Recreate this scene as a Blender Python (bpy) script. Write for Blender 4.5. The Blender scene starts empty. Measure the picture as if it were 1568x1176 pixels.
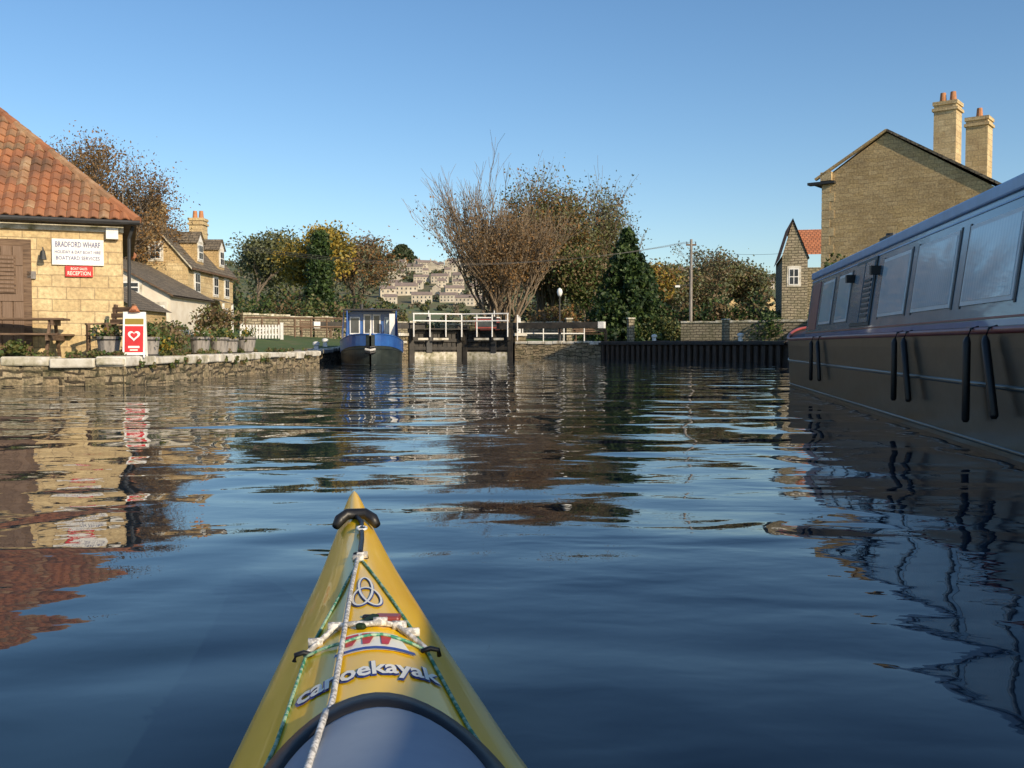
import bpy, math, random, bmesh
import numpy as np
from mathutils import Vector, Matrix
random.seed(7); np.random.seed(7)
C=bpy.context; SC=C.scene
R=math.radians
# ------------------------------------------------------------------ materials
def _new(name):
    m=bpy.data.materials.new(name); m.use_nodes=True
    nt=m.node_tree; b=nt.nodes['Principled BSDF']
    return m,nt,b
def _coord(nt,kind,scale=(1,1,1)):
    tc=nt.nodes.new('ShaderNodeTexCoord'); mp=nt.nodes.new('ShaderNodeMapping')
    mp.inputs['Scale'].default_value=scale
    nt.links.new(tc.outputs[kind],mp.inputs['Vector']); return mp.outputs['Vector']
def _noise(nt,vec,scale,detail=5,rough=.6,dist=0):
    n=nt.nodes.new('ShaderNodeTexNoise'); n.inputs['Scale'].default_value=scale
    n.inputs['Detail'].default_value=detail; n.inputs['Roughness'].default_value=rough
    n.inputs['Distortion'].default_value=dist
    nt.links.new(vec,n.inputs['Vector']); return n.outputs['Fac']
def _ramp(nt,fac,cols,lo=.32,hi=.68):
    r=nt.nodes.new('ShaderNodeValToRGB'); e=r.color_ramp.elements
    n=len(cols)
    while len(e)<n: e.new(.5)
    for i,c in enumerate(cols):
        e[i].position=lo+(hi-lo)*i/max(1,n-1); e[i].color=(*c,1)
    nt.links.new(fac,r.inputs['Fac']); return r.outputs['Color']
def _bump(nt,b,h,strength,dist):
    bp=nt.nodes.new('ShaderNodeBump'); bp.inputs['Strength'].default_value=strength
    bp.inputs['Distance'].default_value=dist
    nt.links.new(h,bp.inputs['Height']); nt.links.new(bp.outputs['Normal'],b.inputs['Normal']); return bp
def _mix(nt,f,a,b_,mode='MIX'):
    m=nt.nodes.new('ShaderNodeMix'); m.data_type='RGBA'; m.blend_type=mode
    if isinstance(f,(int,float)): m.inputs[0].default_value=f
    else: nt.links.new(f,m.inputs[0])
    for s,v in ((6,a),(7,b_)):
        if isinstance(v,tuple): m.inputs[s].default_value=(*v,1)
        else: nt.links.new(v,m.inputs[s])
    return m.outputs[2]
def nmat(name,cols,scale=4,rough=.8,bump=.3,bd=.02,detail=6,sc=(1,1,1),coord='Object',metal=0,coat=0,lo=.32,hi=.68):
    m,nt,b=_new(name); v=_coord(nt,coord,sc); f=_noise(nt,v,scale,detail)
    nt.links.new(_ramp(nt,f,cols,lo,hi),b.inputs['Base Color'])
    b.inputs['Roughness'].default_value=rough; b.inputs['Metallic'].default_value=metal
    b.inputs['Coat Weight'].default_value=coat
    if bump: _bump(nt,b,f,bump,bd)
    return m
def brickmat(name,c1,c2,mortar,w,h,ms=.015,rough=.9,stain=(.1,.09,.07),st=.4,offset=.5,bump=.6,bd=.02,nscale=1.3,warp=0.0,nvar=.35):
    m,nt,b=_new(name); v=_coord(nt,'UV')
    if warp:
        n=nt.nodes.new('ShaderNodeTexNoise'); n.inputs['Scale'].default_value=2.0; nt.links.new(v,n.inputs['Vector'])
        a=nt.nodes.new('ShaderNodeVectorMath'); a.operation='SCALE'; a.inputs['Scale'].default_value=warp
        nt.links.new(n.outputs['Color'],a.inputs[0])
        s=nt.nodes.new('ShaderNodeVectorMath'); s.operation='ADD'
        nt.links.new(v,s.inputs[0]); nt.links.new(a.outputs[0],s.inputs[1]); vb=s.outputs[0]
    else: vb=v
    br=nt.nodes.new('ShaderNodeTexBrick'); br.offset=offset
    nt.links.new(vb,br.inputs['Vector'])
    for k,val in (('Color1',(*c1,1)),('Color2',(*c2,1)),('Mortar',(*mortar,1)),('Scale',1),('Mortar Size',ms),('Brick Width',w),('Row Height',h),('Mortar Smooth',.3),('Bias',0)):
        br.inputs[k].default_value=val
    n1=_noise(nt,v,nscale,8,.7); n2=_noise(nt,v,14,4)
    f=_ramp(nt,n1,[(0,0,0),(st,st,st)],.42,.66)
    c=_mix(nt,f,br.outputs['Color'],stain)
    c=_mix(nt,nvar,c,_ramp(nt,n2,[(.45,.45,.45),(1.4,1.4,1.4)],.3,.7),'MULTIPLY')
    nt.links.new(c,b.inputs['Base Color']); b.inputs['Roughness'].default_value=rough
    mt=nt.nodes.new('ShaderNodeMath'); mt.operation='MULTIPLY_ADD'; mt.inputs[1].default_value=-1.0
    nt.links.new(br.outputs['Fac'],mt.inputs[0]); nt.links.new(n2,mt.inputs[2])
    _bump(nt,b,mt.outputs[0],bump,bd)
    return m
def leafmat(name,c1,c2):
    m,nt,b=_new(name); v=_coord(nt,'Object'); f=_noise(nt,v,1.7,3)
    col=_ramp(nt,f,[c1,c2],.35,.65)
    nt.links.new(col,b.inputs['Base Color']); b.inputs['Roughness'].default_value=.6
    t=nt.nodes.new('ShaderNodeBsdfTranslucent'); nt.links.new(col,t.inputs['Color'])
    mx=nt.nodes.new('ShaderNodeMixShader'); mx.inputs[0].default_value=.25
    out=nt.nodes['Material Output']
    nt.links.new(b.outputs[0],mx.inputs[1]); nt.links.new(t.outputs[0],mx.inputs[2]); nt.links.new(mx.outputs[0],out.inputs['Surface'])
    return m
def plain(name,c,rough=.5,var=.25,**k):
    return nmat(name,[tuple(x*(1-var) for x in c),c,tuple(min(1,x*(1+var)) for x in c)],rough=rough,**k)

M={}
M['ashlar']=brickmat('ashlar_limestone',(.57,.43,.22),(.67,.53,.30),(.38,.29,.17),.52,.24,.010,st=.6,stain=(.34,.22,.11),warp=.04,nvar=.5)
M['rubble']=brickmat('rubble_stone',(.50,.35,.16),(.60,.44,.23),(.38,.27,.14),.38,.16,.010,st=.7,stain=(.27,.19,.10),warp=.14,nscale=.7,nvar=.7)
M['drystone']=brickmat('garden_wall_stone',(.32,.27,.19),(.40,.34,.24),(.12,.10,.07),.4,.16,.03,st=.7,stain=(.10,.10,.05),warp=.15,nvar=.6)
M['quaystone']=brickmat('quay_wall_stone',(.32,.24,.14),(.46,.37,.24),(.08,.06,.04),.62,.19,.025,st=.9,stain=(.07,.07,.03),warp=.25,bump=1,bd=.05,nvar=.7,nscale=2.2)
M['pale']=nmat('coping_stone',[(.30,.26,.18),(.60,.56,.47),(.76,.73,.66)],2.6,.9,.6,.03)
M['pale2']=nmat('coping_stone_mossy',[(.17,.16,.08),(.48,.44,.33),(.72,.68,.60)],4,.9,.6,.03)
M['pantile']=brickmat('clay_pantiles',(.28,.11,.055),(.38,.17,.09),(.14,.055,.03),.2,.26,.018,st=.9,stain=(.17,.12,.07),offset=0,bump=.9,bd=.03,nscale=1.6,warp=.05,nvar=.7)
M['tileA']=nmat('pantile_red',[(.17,.085,.05),(.33,.135,.065),(.40,.18,.08)],.9,.85,.4,.01)
M['tileB']=nmat('pantile_brown',[(.15,.085,.05),(.28,.125,.065),(.35,.17,.085)],.9,.85,.4,.01)
M['tileC']=nmat('pantile_lichen',[(.18,.12,.07),(.31,.17,.09),(.40,.27,.16)],2.5,.9,.4,.01)
M['orange']=brickmat('orange_tiles',(.50,.17,.07),(.58,.22,.10),(.2,.07,.03),.25,.3,.03,st=.3,offset=.5)
M['slate']=brickmat('stone_roof_tiles',(.14,.12,.09),(.24,.195,.14),(.06,.05,.04),.33,.22,.02,st=.6,stain=(.10,.08,.055),bump=1,bd=.03,warp=.05,nvar=.7)
M['white']=plain('white_paint',(.78,.77,.74),.5,.12,scale=6,bump=.1)
M['render']=nmat('painted_render',[(.66,.58,.46),(.78,.72,.61)],2,.85,.2)
M['wood']=nmat('weathered_wood',[(.06,.035,.02),(.14,.085,.05),(.20,.13,.08)],3,.75,.4,.01,sc=(1,1,8))
M['door']=nmat('brown_boarded_door',[(.14,.085,.05),(.21,.14,.095)],4,.7,.3,.01,sc=(12,12,.6))
M['darkwood']=nmat('lock_timber',[(.012,.011,.010),(.03,.026,.02),(.05,.042,.034)],3,.65,.4,.02)
M['black']=plain('black_plastic',(.012,.012,.013),.45,.3)
M['iron']=plain('dark_iron',(.03,.03,.03),.5,.3)
M['glass']=nmat('window_glass',[(.03,.035,.04),(.08,.09,.10)],1.5,.08,0)
M['red']=plain('red_sign_paint',(.55,.02,.02),.4,.15)
M['pot']=nmat('weathered_tub',[(.12,.11,.10),(.26,.24,.22),(.34,.31,.28)],3,.8,.4,.01,sc=(6,6,1))
M['clay']=plain('chimney_pot_clay',(.45,.20,.09),.8,.2)
M['bark']=nmat('bark',[(.07,.055,.04),(.16,.125,.09),(.22,.18,.13)],5,.9,.5,.03,sc=(3,3,.7))
M['barkgrey']=nmat('willow_bark',[(.11,.08,.05),(.20,.15,.10),(.26,.205,.15)],5,.9,.3,.02)
M['g1']=leafmat('leaf_green',(.045,.085,.018),(.09,.14,.035))
M['g2']=leafmat('leaf_dark_green',(.014,.036,.010),(.035,.07,.02))
M['g3']=leafmat('leaf_olive',(.10,.11,.03),(.16,.16,.05))
M['y1']=leafmat('leaf_yellow',(.30,.21,.03),(.42,.31,.05))
M['o1']=leafmat('leaf_rust',(.20,.10,.03),(.30,.165,.05))
M['b1']=leafmat('leaf_brown',(.13,.085,.04),(.20,.14,.07))
M['gy']=leafmat('leaf_greygreen',(.11,.125,.065),(.17,.185,.10))
M['hz1']=leafmat('leaf_hazed_brown',(.13,.105,.07),(.19,.15,.10))  # distance haze put into the colour: greyer than the near leaves
M['hz2']=leafmat('leaf_hazed_green',(.07,.095,.05),(.11,.135,.07))  # same painted haze, in green
M['navy']=nmat('blue_boat_paint',[(.02,.07,.26),(.035,.13,.40)],2,.3,.05,coat=.4)
M['hull']=nmat('hull_blacking',[(.015,.020,.019),(.032,.04,.036),(.085,.09,.07)],1.6,.3,.25,.015,sc=(1,1,2.5),lo=.35,hi=.85)
M['cab']=nmat('cabin_side_paint',[(.12,.20,.27),(.18,.28,.37)],1.2,.25,.04,coat=.5)
M['cabroof']=nmat('cabin_roof_paint',[(.13,.22,.36),(.22,.34,.50)],1.5,.4,.05)
M['rail']=plain('light_blue_paint',(.30,.46,.70),.35,.1)
M['maroon']=nmat('maroon_paint',[(.20,.035,.03),(.34,.07,.05)],2,.4,.05)
M['alu']=plain('window_frame_metal',(.70,.72,.72),.35,.1)
m,nt,b=_new('curtained_window'); v=_coord(nt,'Object')
wv=nt.nodes.new('ShaderNodeTexWave'); wv.bands_direction='Y'; wv.inputs['Scale'].default_value=5; wv.inputs['Distortion'].default_value=2.5; wv.inputs['Detail'].default_value=2; nt.links.new(v,wv.inputs['Vector'])  # curtain folds: their shading is painted as paler and darker colour bands
nz=_noise(nt,v,1.3,3); c=_mix(nt,.5,_ramp(nt,wv.outputs['Fac'],[(.46,.62,.68),(.66,.79,.82)],.1,.9),_ramp(nt,nz,[(.40,.56,.62),(.74,.84,.86)],.35,.65))
nt.links.new(c,b.inputs['Base Color']); b.inputs['Roughness'].default_value=.6; b.inputs['Coat Weight'].default_value=.9; b.inputs['Coat Roughness'].default_value=.03; M['curt']=m
M['yellow']=nmat('kayak_yellow_gelcoat',[(.86,.50,.002),(.93,.58,.004)],3,.3,.0,coat=.25)
M['hatch']=nmat('hatch_rubber_grey',[(.22,.27,.34),(.30,.35,.42)],5,.6,.1,.002)
M['cordg']=nmat('green_cord',[(.03,.22,.13),(.35,.5,.35)],90,.7,0,lo=.45,hi=.55)
M['cordw']=nmat('white_rope',[(.34,.33,.31),(.72,.70,.66)],120,.8,0,lo=.45,hi=.55)
M['cream']=plain('cream_decal',(.82,.80,.70),.4,.03)
M['bluetxt']=plain('blue_decal',(.03,.06,.28),.4,.05)
M['textdark']=plain('sign_lettering',(.03,.05,.20),.5,.05)
M['pile']=nmat('sheet_piling',[(.02,.016,.012),(.06,.04,.028),(.10,.065,.04)],3,.7,.5,.03,sc=(6,6,.8))
M['solar']=brickmat('solar_panel',(.02,.03,.06),(.03,.04,.08),(.2,.2,.2),.3,.3,.012,rough=.15,st=0,offset=0,bump=.1)

# ------------------------------------------------------------------ mesh builder
class MB:
    def __init__(s): s.v=[];s.f=[];s.m=[];s.mats=[]
    def mi(s,k):
        mt=M[k] if isinstance(k,str) else k
        if mt not in s.mats: s.mats.append(mt)
        return s.mats.index(mt)
    def face(s,pts,mat):
        n=len(s.v); s.v+= [tuple(p) for p in pts]; s.f.append(tuple(range(n,n+len(pts)))); s.m.append(s.mi(mat))
    def box(s,x0,x1,y0,y1,z0,z1,mat,T=None):
        n=len(s.v); P=[(x0,y0,z0),(x1,y0,z0),(x1,y1,z0),(x0,y1,z0),(x0,y0,z1),(x1,y0,z1),(x1,y1,z1),(x0,y1,z1)]
        if T is not None: P=[tuple(T@Vector(p)) for p in P]
        s.v+=P; k=s.mi(mat)
        for q in ((0,3,2,1),(4,5,6,7),(0,1,5,4),(1,2,6,5),(2,3,7,6),(3,0,4,7)):
            s.f.append(tuple(n+i for i in q)); s.m.append(k)
    def beam(s,a,b,w,h,mat):
        a=Vector(a);b=Vector(b);d=b-a;L=d.length
        q=d.to_track_quat('Y','Z'); T=Matrix.Translation(a)@q.to_matrix().to_4x4()
        s.box(-w/2,w/2,0,L,-h/2,h/2,mat,T)
    def tube(s,pts,rad,mat,n=8,cap=True):
        pts=[Vector(p) for p in pts]
        if not hasattr(rad,'__len__'): rad=[rad]*len(pts)
        base=len(s.v); k=s.mi(mat)
        for i,p in enumerate(pts):
            d=(pts[min(i+1,len(pts)-1)]-pts[max(i-1,0)])
            if d.length<1e-9: d=Vector((0,0,1))
            d.normalize(); a=d.cross(Vector((0,0,1)) if abs(d.z)<.9 else Vector((1,0,0))).normalized(); b=d.cross(a)
            for j in range(n):
                t=2*math.pi*j/n; q=p+(a*math.cos(t)+b*math.sin(t))*rad[i]; s.v.append((q.x,q.y,q.z))
        for i in range(len(pts)-1):
            for j in range(n):
                j2=(j+1)%n; s.f.append((base+i*n+j,base+i*n+j2,base+(i+1)*n+j2,base+(i+1)*n+j)); s.m.append(k)
        if cap:
            s.f.append(tuple(base+j for j in range(n))[::-1]); s.m.append(k)
            e=base+(len(pts)-1)*n; s.f.append(tuple(e+j for j in range(n))); s.m.append(k)
    def loft(s,rows,mat,close=False):
        base=len(s.v); w=len(rows[0]); k=s.mi(mat)
        for r in rows: s.v+=[tuple(p) for p in r]
        for i in range(len(rows)-1):
            for j in range(w-(0 if close else 1)):
                j2=(j+1)%w; s.f.append((base+i*w+j,base+i*w+j2,base+(i+1)*w+j2,base+(i+1)*w+j)); s.m.append(k)
    def leaves(s,cen,size,mats,probs=None,flat=0):
        cen=np.asarray(cen); n=len(cen)
        if n==0: return
        a=np.random.normal(size=(n,3)); a/=np.linalg.norm(a,axis=1)[:,None]
        b=np.random.normal(size=(n,3)); b-=a*(a*b).sum(1)[:,None]; b/=np.linalg.norm(b,axis=1)[:,None]
        sz=size*(.6+.8*np.random.rand(n))[:,None]
        P=np.stack([cen-a*sz*.6,cen-b*sz*.35,cen+a*sz*.6,cen+b*sz*.35],1).reshape(-1,3)
        base=len(s.v); s.v+=list(map(tuple,P.tolist()))
        s.f+=[(base+4*i,base+4*i+1,base+4*i+2,base+4*i+3) for i in range(n)]
        ks=[s.mi(x) for x in mats]
        s.m+= list(np.random.choice(ks,n,p=probs))
    def make(s,name,parent=None,loc=(0,0,0),rot=0,smooth=False,bevel=0,uv=True,merge=False):
        me=bpy.data.meshes.new(name); me.from_pydata(s.v,[],s.f)
        for mt in s.mats: me.materials.append(mt)
        me.polygons.foreach_set('material_index',[int(x) for x in s.m])
        me.update()
        if merge:
            bm=bmesh.new(); bm.from_mesh(me); bmesh.ops.remove_doubles(bm,verts=bm.verts,dist=.0005); bmesh.ops.recalc_face_normals(bm,faces=bm.faces); bm.to_mesh(me); bm.free()
        if uv:
            L=me.uv_layers.new(name='UVMap'); Z=Vector((0,0,1)); data=[0.0]*(2*len(me.loops))
            for p in me.polygons:
                nn=p.normal; t=Z.cross(nn)
                if t.length<.05: t=Vector((1,0,0)); w=Vector((0,1,0))
                else: t.normalize(); w=nn.cross(t)
                for li in p.loop_indices:
                    co=me.vertices[me.loops[li].vertex_index].co
                    data[2*li]=co.dot(t); data[2*li+1]=co.dot(w)
            L.data.foreach_set('uv',data)
        if smooth: me.polygons.foreach_set('use_smooth',[True]*len(me.polygons))
        o=bpy.data.objects.new(name,me); SC.collection.objects.link(o)
        o.location=loc; o.rotation_euler=(0,0,rot)
        if parent: o.parent=parent
        if bevel:
            b=o.modifiers.new('bevel','BEVEL'); b.width=bevel; b.segments=2; b.limit_method='ANGLE'; b.angle_limit=R(40)
        return o
def empty(name,loc=(0,0,0),rot=0):
    e=bpy.data.objects.new(name,None); SC.collection.objects.link(e); e.location=loc; e.rotation_euler=(0,0,rot); e.empty_display_size=.3; return e
def text_mesh(body,name,mat,width=None,height=None,bold=0):
    cu=bpy.data.curves.new(name,'FONT'); cu.body=body; cu.align_x='CENTER'; cu.align_y='CENTER'; cu.offset=bold; cu.resolution_u=2
    o=bpy.data.objects.new(name,cu); SC.collection.objects.link(o)
    dg=C.evaluated_depsgraph_get(); me=bpy.data.meshes.new_from_object(o.evaluated_get(dg)); bpy.data.objects.remove(o)
    co=np.zeros(len(me.vertices)*3); me.vertices.foreach_get('co',co); co=co.reshape(-1,3)
    mn,mx=co.min(0),co.max(0); co-=(mn+mx)/2
    sx=width/(mx[0]-mn[0]); sy=height/(mx[1]-mn[1]) if height else sx
    co[:,0]*=sx; co[:,1]*=sy
    me.vertices.foreach_set('co',co.ravel()); me.materials.clear(); me.materials.append(M[mat]); return me,co
# ------------------------------------------------------------------ terrain
def sm(t): t=min(1,max(0,t)); return t*t*(3-2*t)
LQ=[(-30,17.2),(-9.2,17.55),(-6.96,17.6),(-6.5,33.2),(-7.35,37),(-7.2,50),(-5.9,55)]
RQ=[(.15,55),(4.8,53),(11.5,41),(7.6,20),(5.2,-6),(5.2,-40)]
POLY=[(-30,-40)]+LQ+RQ
def landz(x,y):
    if x<-3:
        z=.48+.45*sm((y-36)/18)+.5*sm((-7.5-x)/9)*sm((y-30)/14)
    else: z=.6+.33*sm((y-22)/12)
    z+=.55*sm((y-60)/20)
    z+=(50+3*math.sin(x/110+.6)*(1 if x<0 else 0)+2*math.sin(x/43)-7*sm((x+20)/60))*sm((y-220)/430)
    if -5.9<x<.15 and 55<y<84: z=.9
    return z
def inside(x,y):
    c=False; n=len(POLY); j=n-1
    for i in range(n):
        xi,yi=POLY[i]; xj,yj=POLY[j]
        if (yi>y)!=(yj>y) and x<(xj-xi)*(y-yi)/(yj-yi)+xi: c=not c
        j=i
    return c
def bdist(x,y):
    d=1e9
    for P in (LQ,RQ):
        for (ax,ay),(bx,by) in zip(P,P[1:]):
            vx,vy=bx-ax,by-ay; t=max(0,min(1,((x-ax)*vx+(y-ay)*vy)/(vx*vx+vy*vy)))
            d=min(d,math.hypot(x-ax-t*vx,y-ay-t*vy))
    return d
def axis(segs):
    out=[]
    for a,b,st in segs:
        n=max(1,round((b-a)/st)); out+= [a+(b-a)*i/n for i in range(n)]
    out.append(segs[-1][1]); return out
xs=axis([(-1500,-300,150),(-300,-60,20),(-60,-31,3),(-31,-10,.7),(-10,13,.28),(13,60,2),(60,300,20),(300,1500,150)])
ys=axis([(-600,-60,60),(-60,-8,4),(-8,14,1),(14,60,.28),(60,100,2),(100,300,12),(300,700,16),(700,1600,150)])
V=[];F=[]
for y in ys:
    for x in xs:
        ins=inside(x,y) or (-34<x<20 and -45<y<58 and bdist(x,y)<.34) or (-6.3<x<.5 and 54<y<58.2)
        V.append((x,y,-1.4 if ins else landz(x,y)+.015*math.sin(x*1.7)*math.sin(y*1.3)))
W=len(xs)
for j in range(len(ys)-1):
    for i in range(W-1): F.append((j*W+i,j*W+i+1,(j+1)*W+i+1,(j+1)*W+i))
me=bpy.data.meshes.new('ground'); me.from_pydata(V,[],F); me.polygons.foreach_set('use_smooth',[True]*len(F))
m,nt,b=_new('ground_grass_earth'); v=_coord(nt,'Object')
a_=_ramp(nt,_noise(nt,v,.35,8,.7),[(.18,.13,.07),(.08,.12,.03),(.055,.105,.022),(.12,.14,.045)],.3,.7)
h_=_ramp(nt,_noise(nt,v,.02,8,.75),[(.08,.10,.045),(.14,.12,.065),(.11,.15,.06),(.18,.145,.09)],.35,.65)
sx=nt.nodes.new('ShaderNodeSeparateXYZ'); nt.links.new(v,sx.inputs[0])
mr=nt.nodes.new('ShaderNodeMapRange'); mr.inputs[1].default_value=120; mr.inputs[2].default_value=220; nt.links.new(sx.outputs['Y'],mr.inputs[0])
nt.links.new(_mix(nt,mr.outputs[0],a_,h_),b.inputs['Base Color']); b.inputs['Roughness'].default_value=.95
_bump(nt,b,_noise(nt,v,14,5),.5,.04); me.materials.append(m)
g=bpy.data.objects.new('ground',me); SC.collection.objects.link(g)

# water
m,nt,b=_new('canal_water_surface'); b.inputs['Base Color'].default_value=(.008,.020,.034,1)
b.inputs['Roughness'].default_value=.01; b.inputs['IOR'].default_value=1.333
geo=nt.nodes.new('ShaderNodeTexCoord')
def wn(scale,sc,amp,detail=2,rot=0,dist=0.0):
    mp=nt.nodes.new('ShaderNodeMapping'); mp.inputs['Scale'].default_value=sc; mp.inputs['Rotation'].default_value=(0,0,rot)
    nt.links.new(geo.outputs['Object'],mp.inputs['Vector'])
    f=_noise(nt,mp.outputs['Vector'],scale,detail,.45,dist)
    mm=nt.nodes.new('ShaderNodeMath'); mm.operation='MULTIPLY'; mm.inputs[1].default_value=amp; nt.links.new(f,mm.inputs[0]); return mm.outputs[0]
def add(a,b_,op='ADD'):
    mm=nt.nodes.new('ShaderNodeMath'); mm.operation=op; nt.links.new(a,mm.inputs[0]); nt.links.new(b_,mm.inputs[1]); return mm.outputs[0]
big=add(wn(1.0,(.45,1.0,1),.036,1.0,R(8),.6),wn(1.15,(1.0,.6,1),.034,1,R(-38),.5))
rip=add(wn(3.0,(.55,1.1,1),.0095,1.5,R(-12),.5),wn(9,(.8,1.1,1),.0016,2,R(15),.2))
pz=_noise(nt,geo.outputs['Object'],.22,3,.5); pr_=nt.nodes.new('ShaderNodeMapRange'); pr_.inputs[1].default_value=.38; pr_.inputs[2].default_value=.6; pr_.inputs[3].default_value=.2; pr_.inputs[4].default_value=1; nt.links.new(pz,pr_.inputs[0])
H=add(big,add(rip,pr_.outputs[0],'MULTIPLY'))
_bump(nt,b,H,1,1)
mb=MB(); mb.mats=[m]; mb.v=[(-31,-42,0),(13,-42,0),(13,57.8,0),(-31,57.8,0)]; mb.f=[(0,1,2,3)]; mb.m=[0]
mb.make('canal_water',uv=False)
mb=MB(); mb.mats=[m]; mb.v=[(-5.85,57.6,1.12),(.1,57.6,1.12),(.1,83.8,1.12),(-5.85,83.8,1.12)]; mb.f=[(0,1,2,3)]; mb.m=[0]
mb.make('lock_water',uv=False)

# quays
def quay(name,pts,z0,z1,wallm,cop,face_jit=.02,copw=.55):
    e=empty(name); w=MB(); c=MB()
    L=[math.hypot(b[0]-a[0],b[1]-a[1]) for a,b in zip(pts,pts[1:])]; tot=sum(L); run=0
    for (a,b,l) in zip(pts,pts[1:],L):
        d=Vector(((b[0]-a[0])/l,(b[1]-a[1])/l)); n=Vector((-d.y,d.x)); s=0
        zf=lambda q:(z0+(z1-z0)*(run+q)/tot)
        N=max(2,int(l/.35)); K=5; rows=[]
        for i in range(N+1):
            q=l*i/N; zt=zf(q)-.1; row=[]
            for k in range(K+1):
                jj=0 if i in(0,N) else random.uniform(0,face_jit)
                p=Vector(a)+d*q+n*(.03+jj); row.append((p.x,p.y,-1.2+(zt+1.2)*[0,.6,.75,.85,.93,1][k]))
            rows.append(row)
        w.loft(rows,wallm)
        while s<l-.05:
            w_=min(random.uniform(.5,1.5),l-s); 
            if l-s-w_<.3: w_=l-s
            ov=random.uniform(-.02,.045); zt=zf(s+w_/2)+random.uniform(-.02,.02); th=random.uniform(.12,.19)
            P=Vector(a)+d*s; ang=math.atan2(d.y,d.x)
            T=Matrix.Translation((P.x,P.y,0))@Matrix.Rotation(ang+random.uniform(-.012,.012),4,'Z')@Matrix.Rotation(random.uniform(-.012,.012),4,'Y')
            c.box(.008,w_-.008,-ov,copw+random.uniform(-.05,.05),zt-th,zt,random.choice(cop),T)
            s+=w_
        a0=Vector(a)+n*(copw-.1); b0=Vector(b)+n*(copw-.1); a1=Vector(a)+n*1.25; b1=Vector(b)+n*1.25
        za,zb=zf(0)-.035,zf(l)-.035
        c.face([(a0.x,a0.y,za),(b0.x,b0.y,zb),(b1.x,b1.y,zb+.01),(a1.x,a1.y,za+.01)],'path')
        run+=l
    w.make('quay_face',e,merge=False); c.make('coping_stones',e,bevel=.03)
    return e
M['path']=nmat('towpath_gravel',[(.18,.15,.10),(.30,.26,.19),(.12,.13,.06)],3,.95,.5,.02)
quay('quay_wall',LQ[:5],.515,.53,'quaystone',['pale','pale2','pale'],.07)
quay('lock_approach_wall',LQ[4:],.53,.95,'quaystone',['pale2','pale'])
quay('lock_wing_wall',RQ[:2],.95,.95,'quaystone',['pale','pale2'],.05)
quay('piled_bank',RQ[1:3],.95,.92,'pile',['pile'],.08)
quay('mooring_bank',RQ[2:],.92,.62,'pile',['pile','pale2'],.03)
mb=MB(); a=Vector((4.8,53)); bb=Vector((11.5,41)); l=(bb-a).length; d=(bb-a)/l; ang=math.atan2(d.y,d.x)
s=.2
while s<l-.3:
    P=a+d*s; T=Matrix.Translation((P.x,P.y,0))@Matrix.Rotation(ang,4,'Z'); mb.box(0,.22,-.1,.02,-1,.72+random.uniform(-.02,.02),'pile',T); s+=.45
T=Matrix.Translation((a.x,a.y,0))@Matrix.Rotation(ang,4,'Z'); mb.box(0,l,-.16,-.03,.75,.88,'darkwood',T)
mb.make('sheet_piling',bevel=.01)

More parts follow.
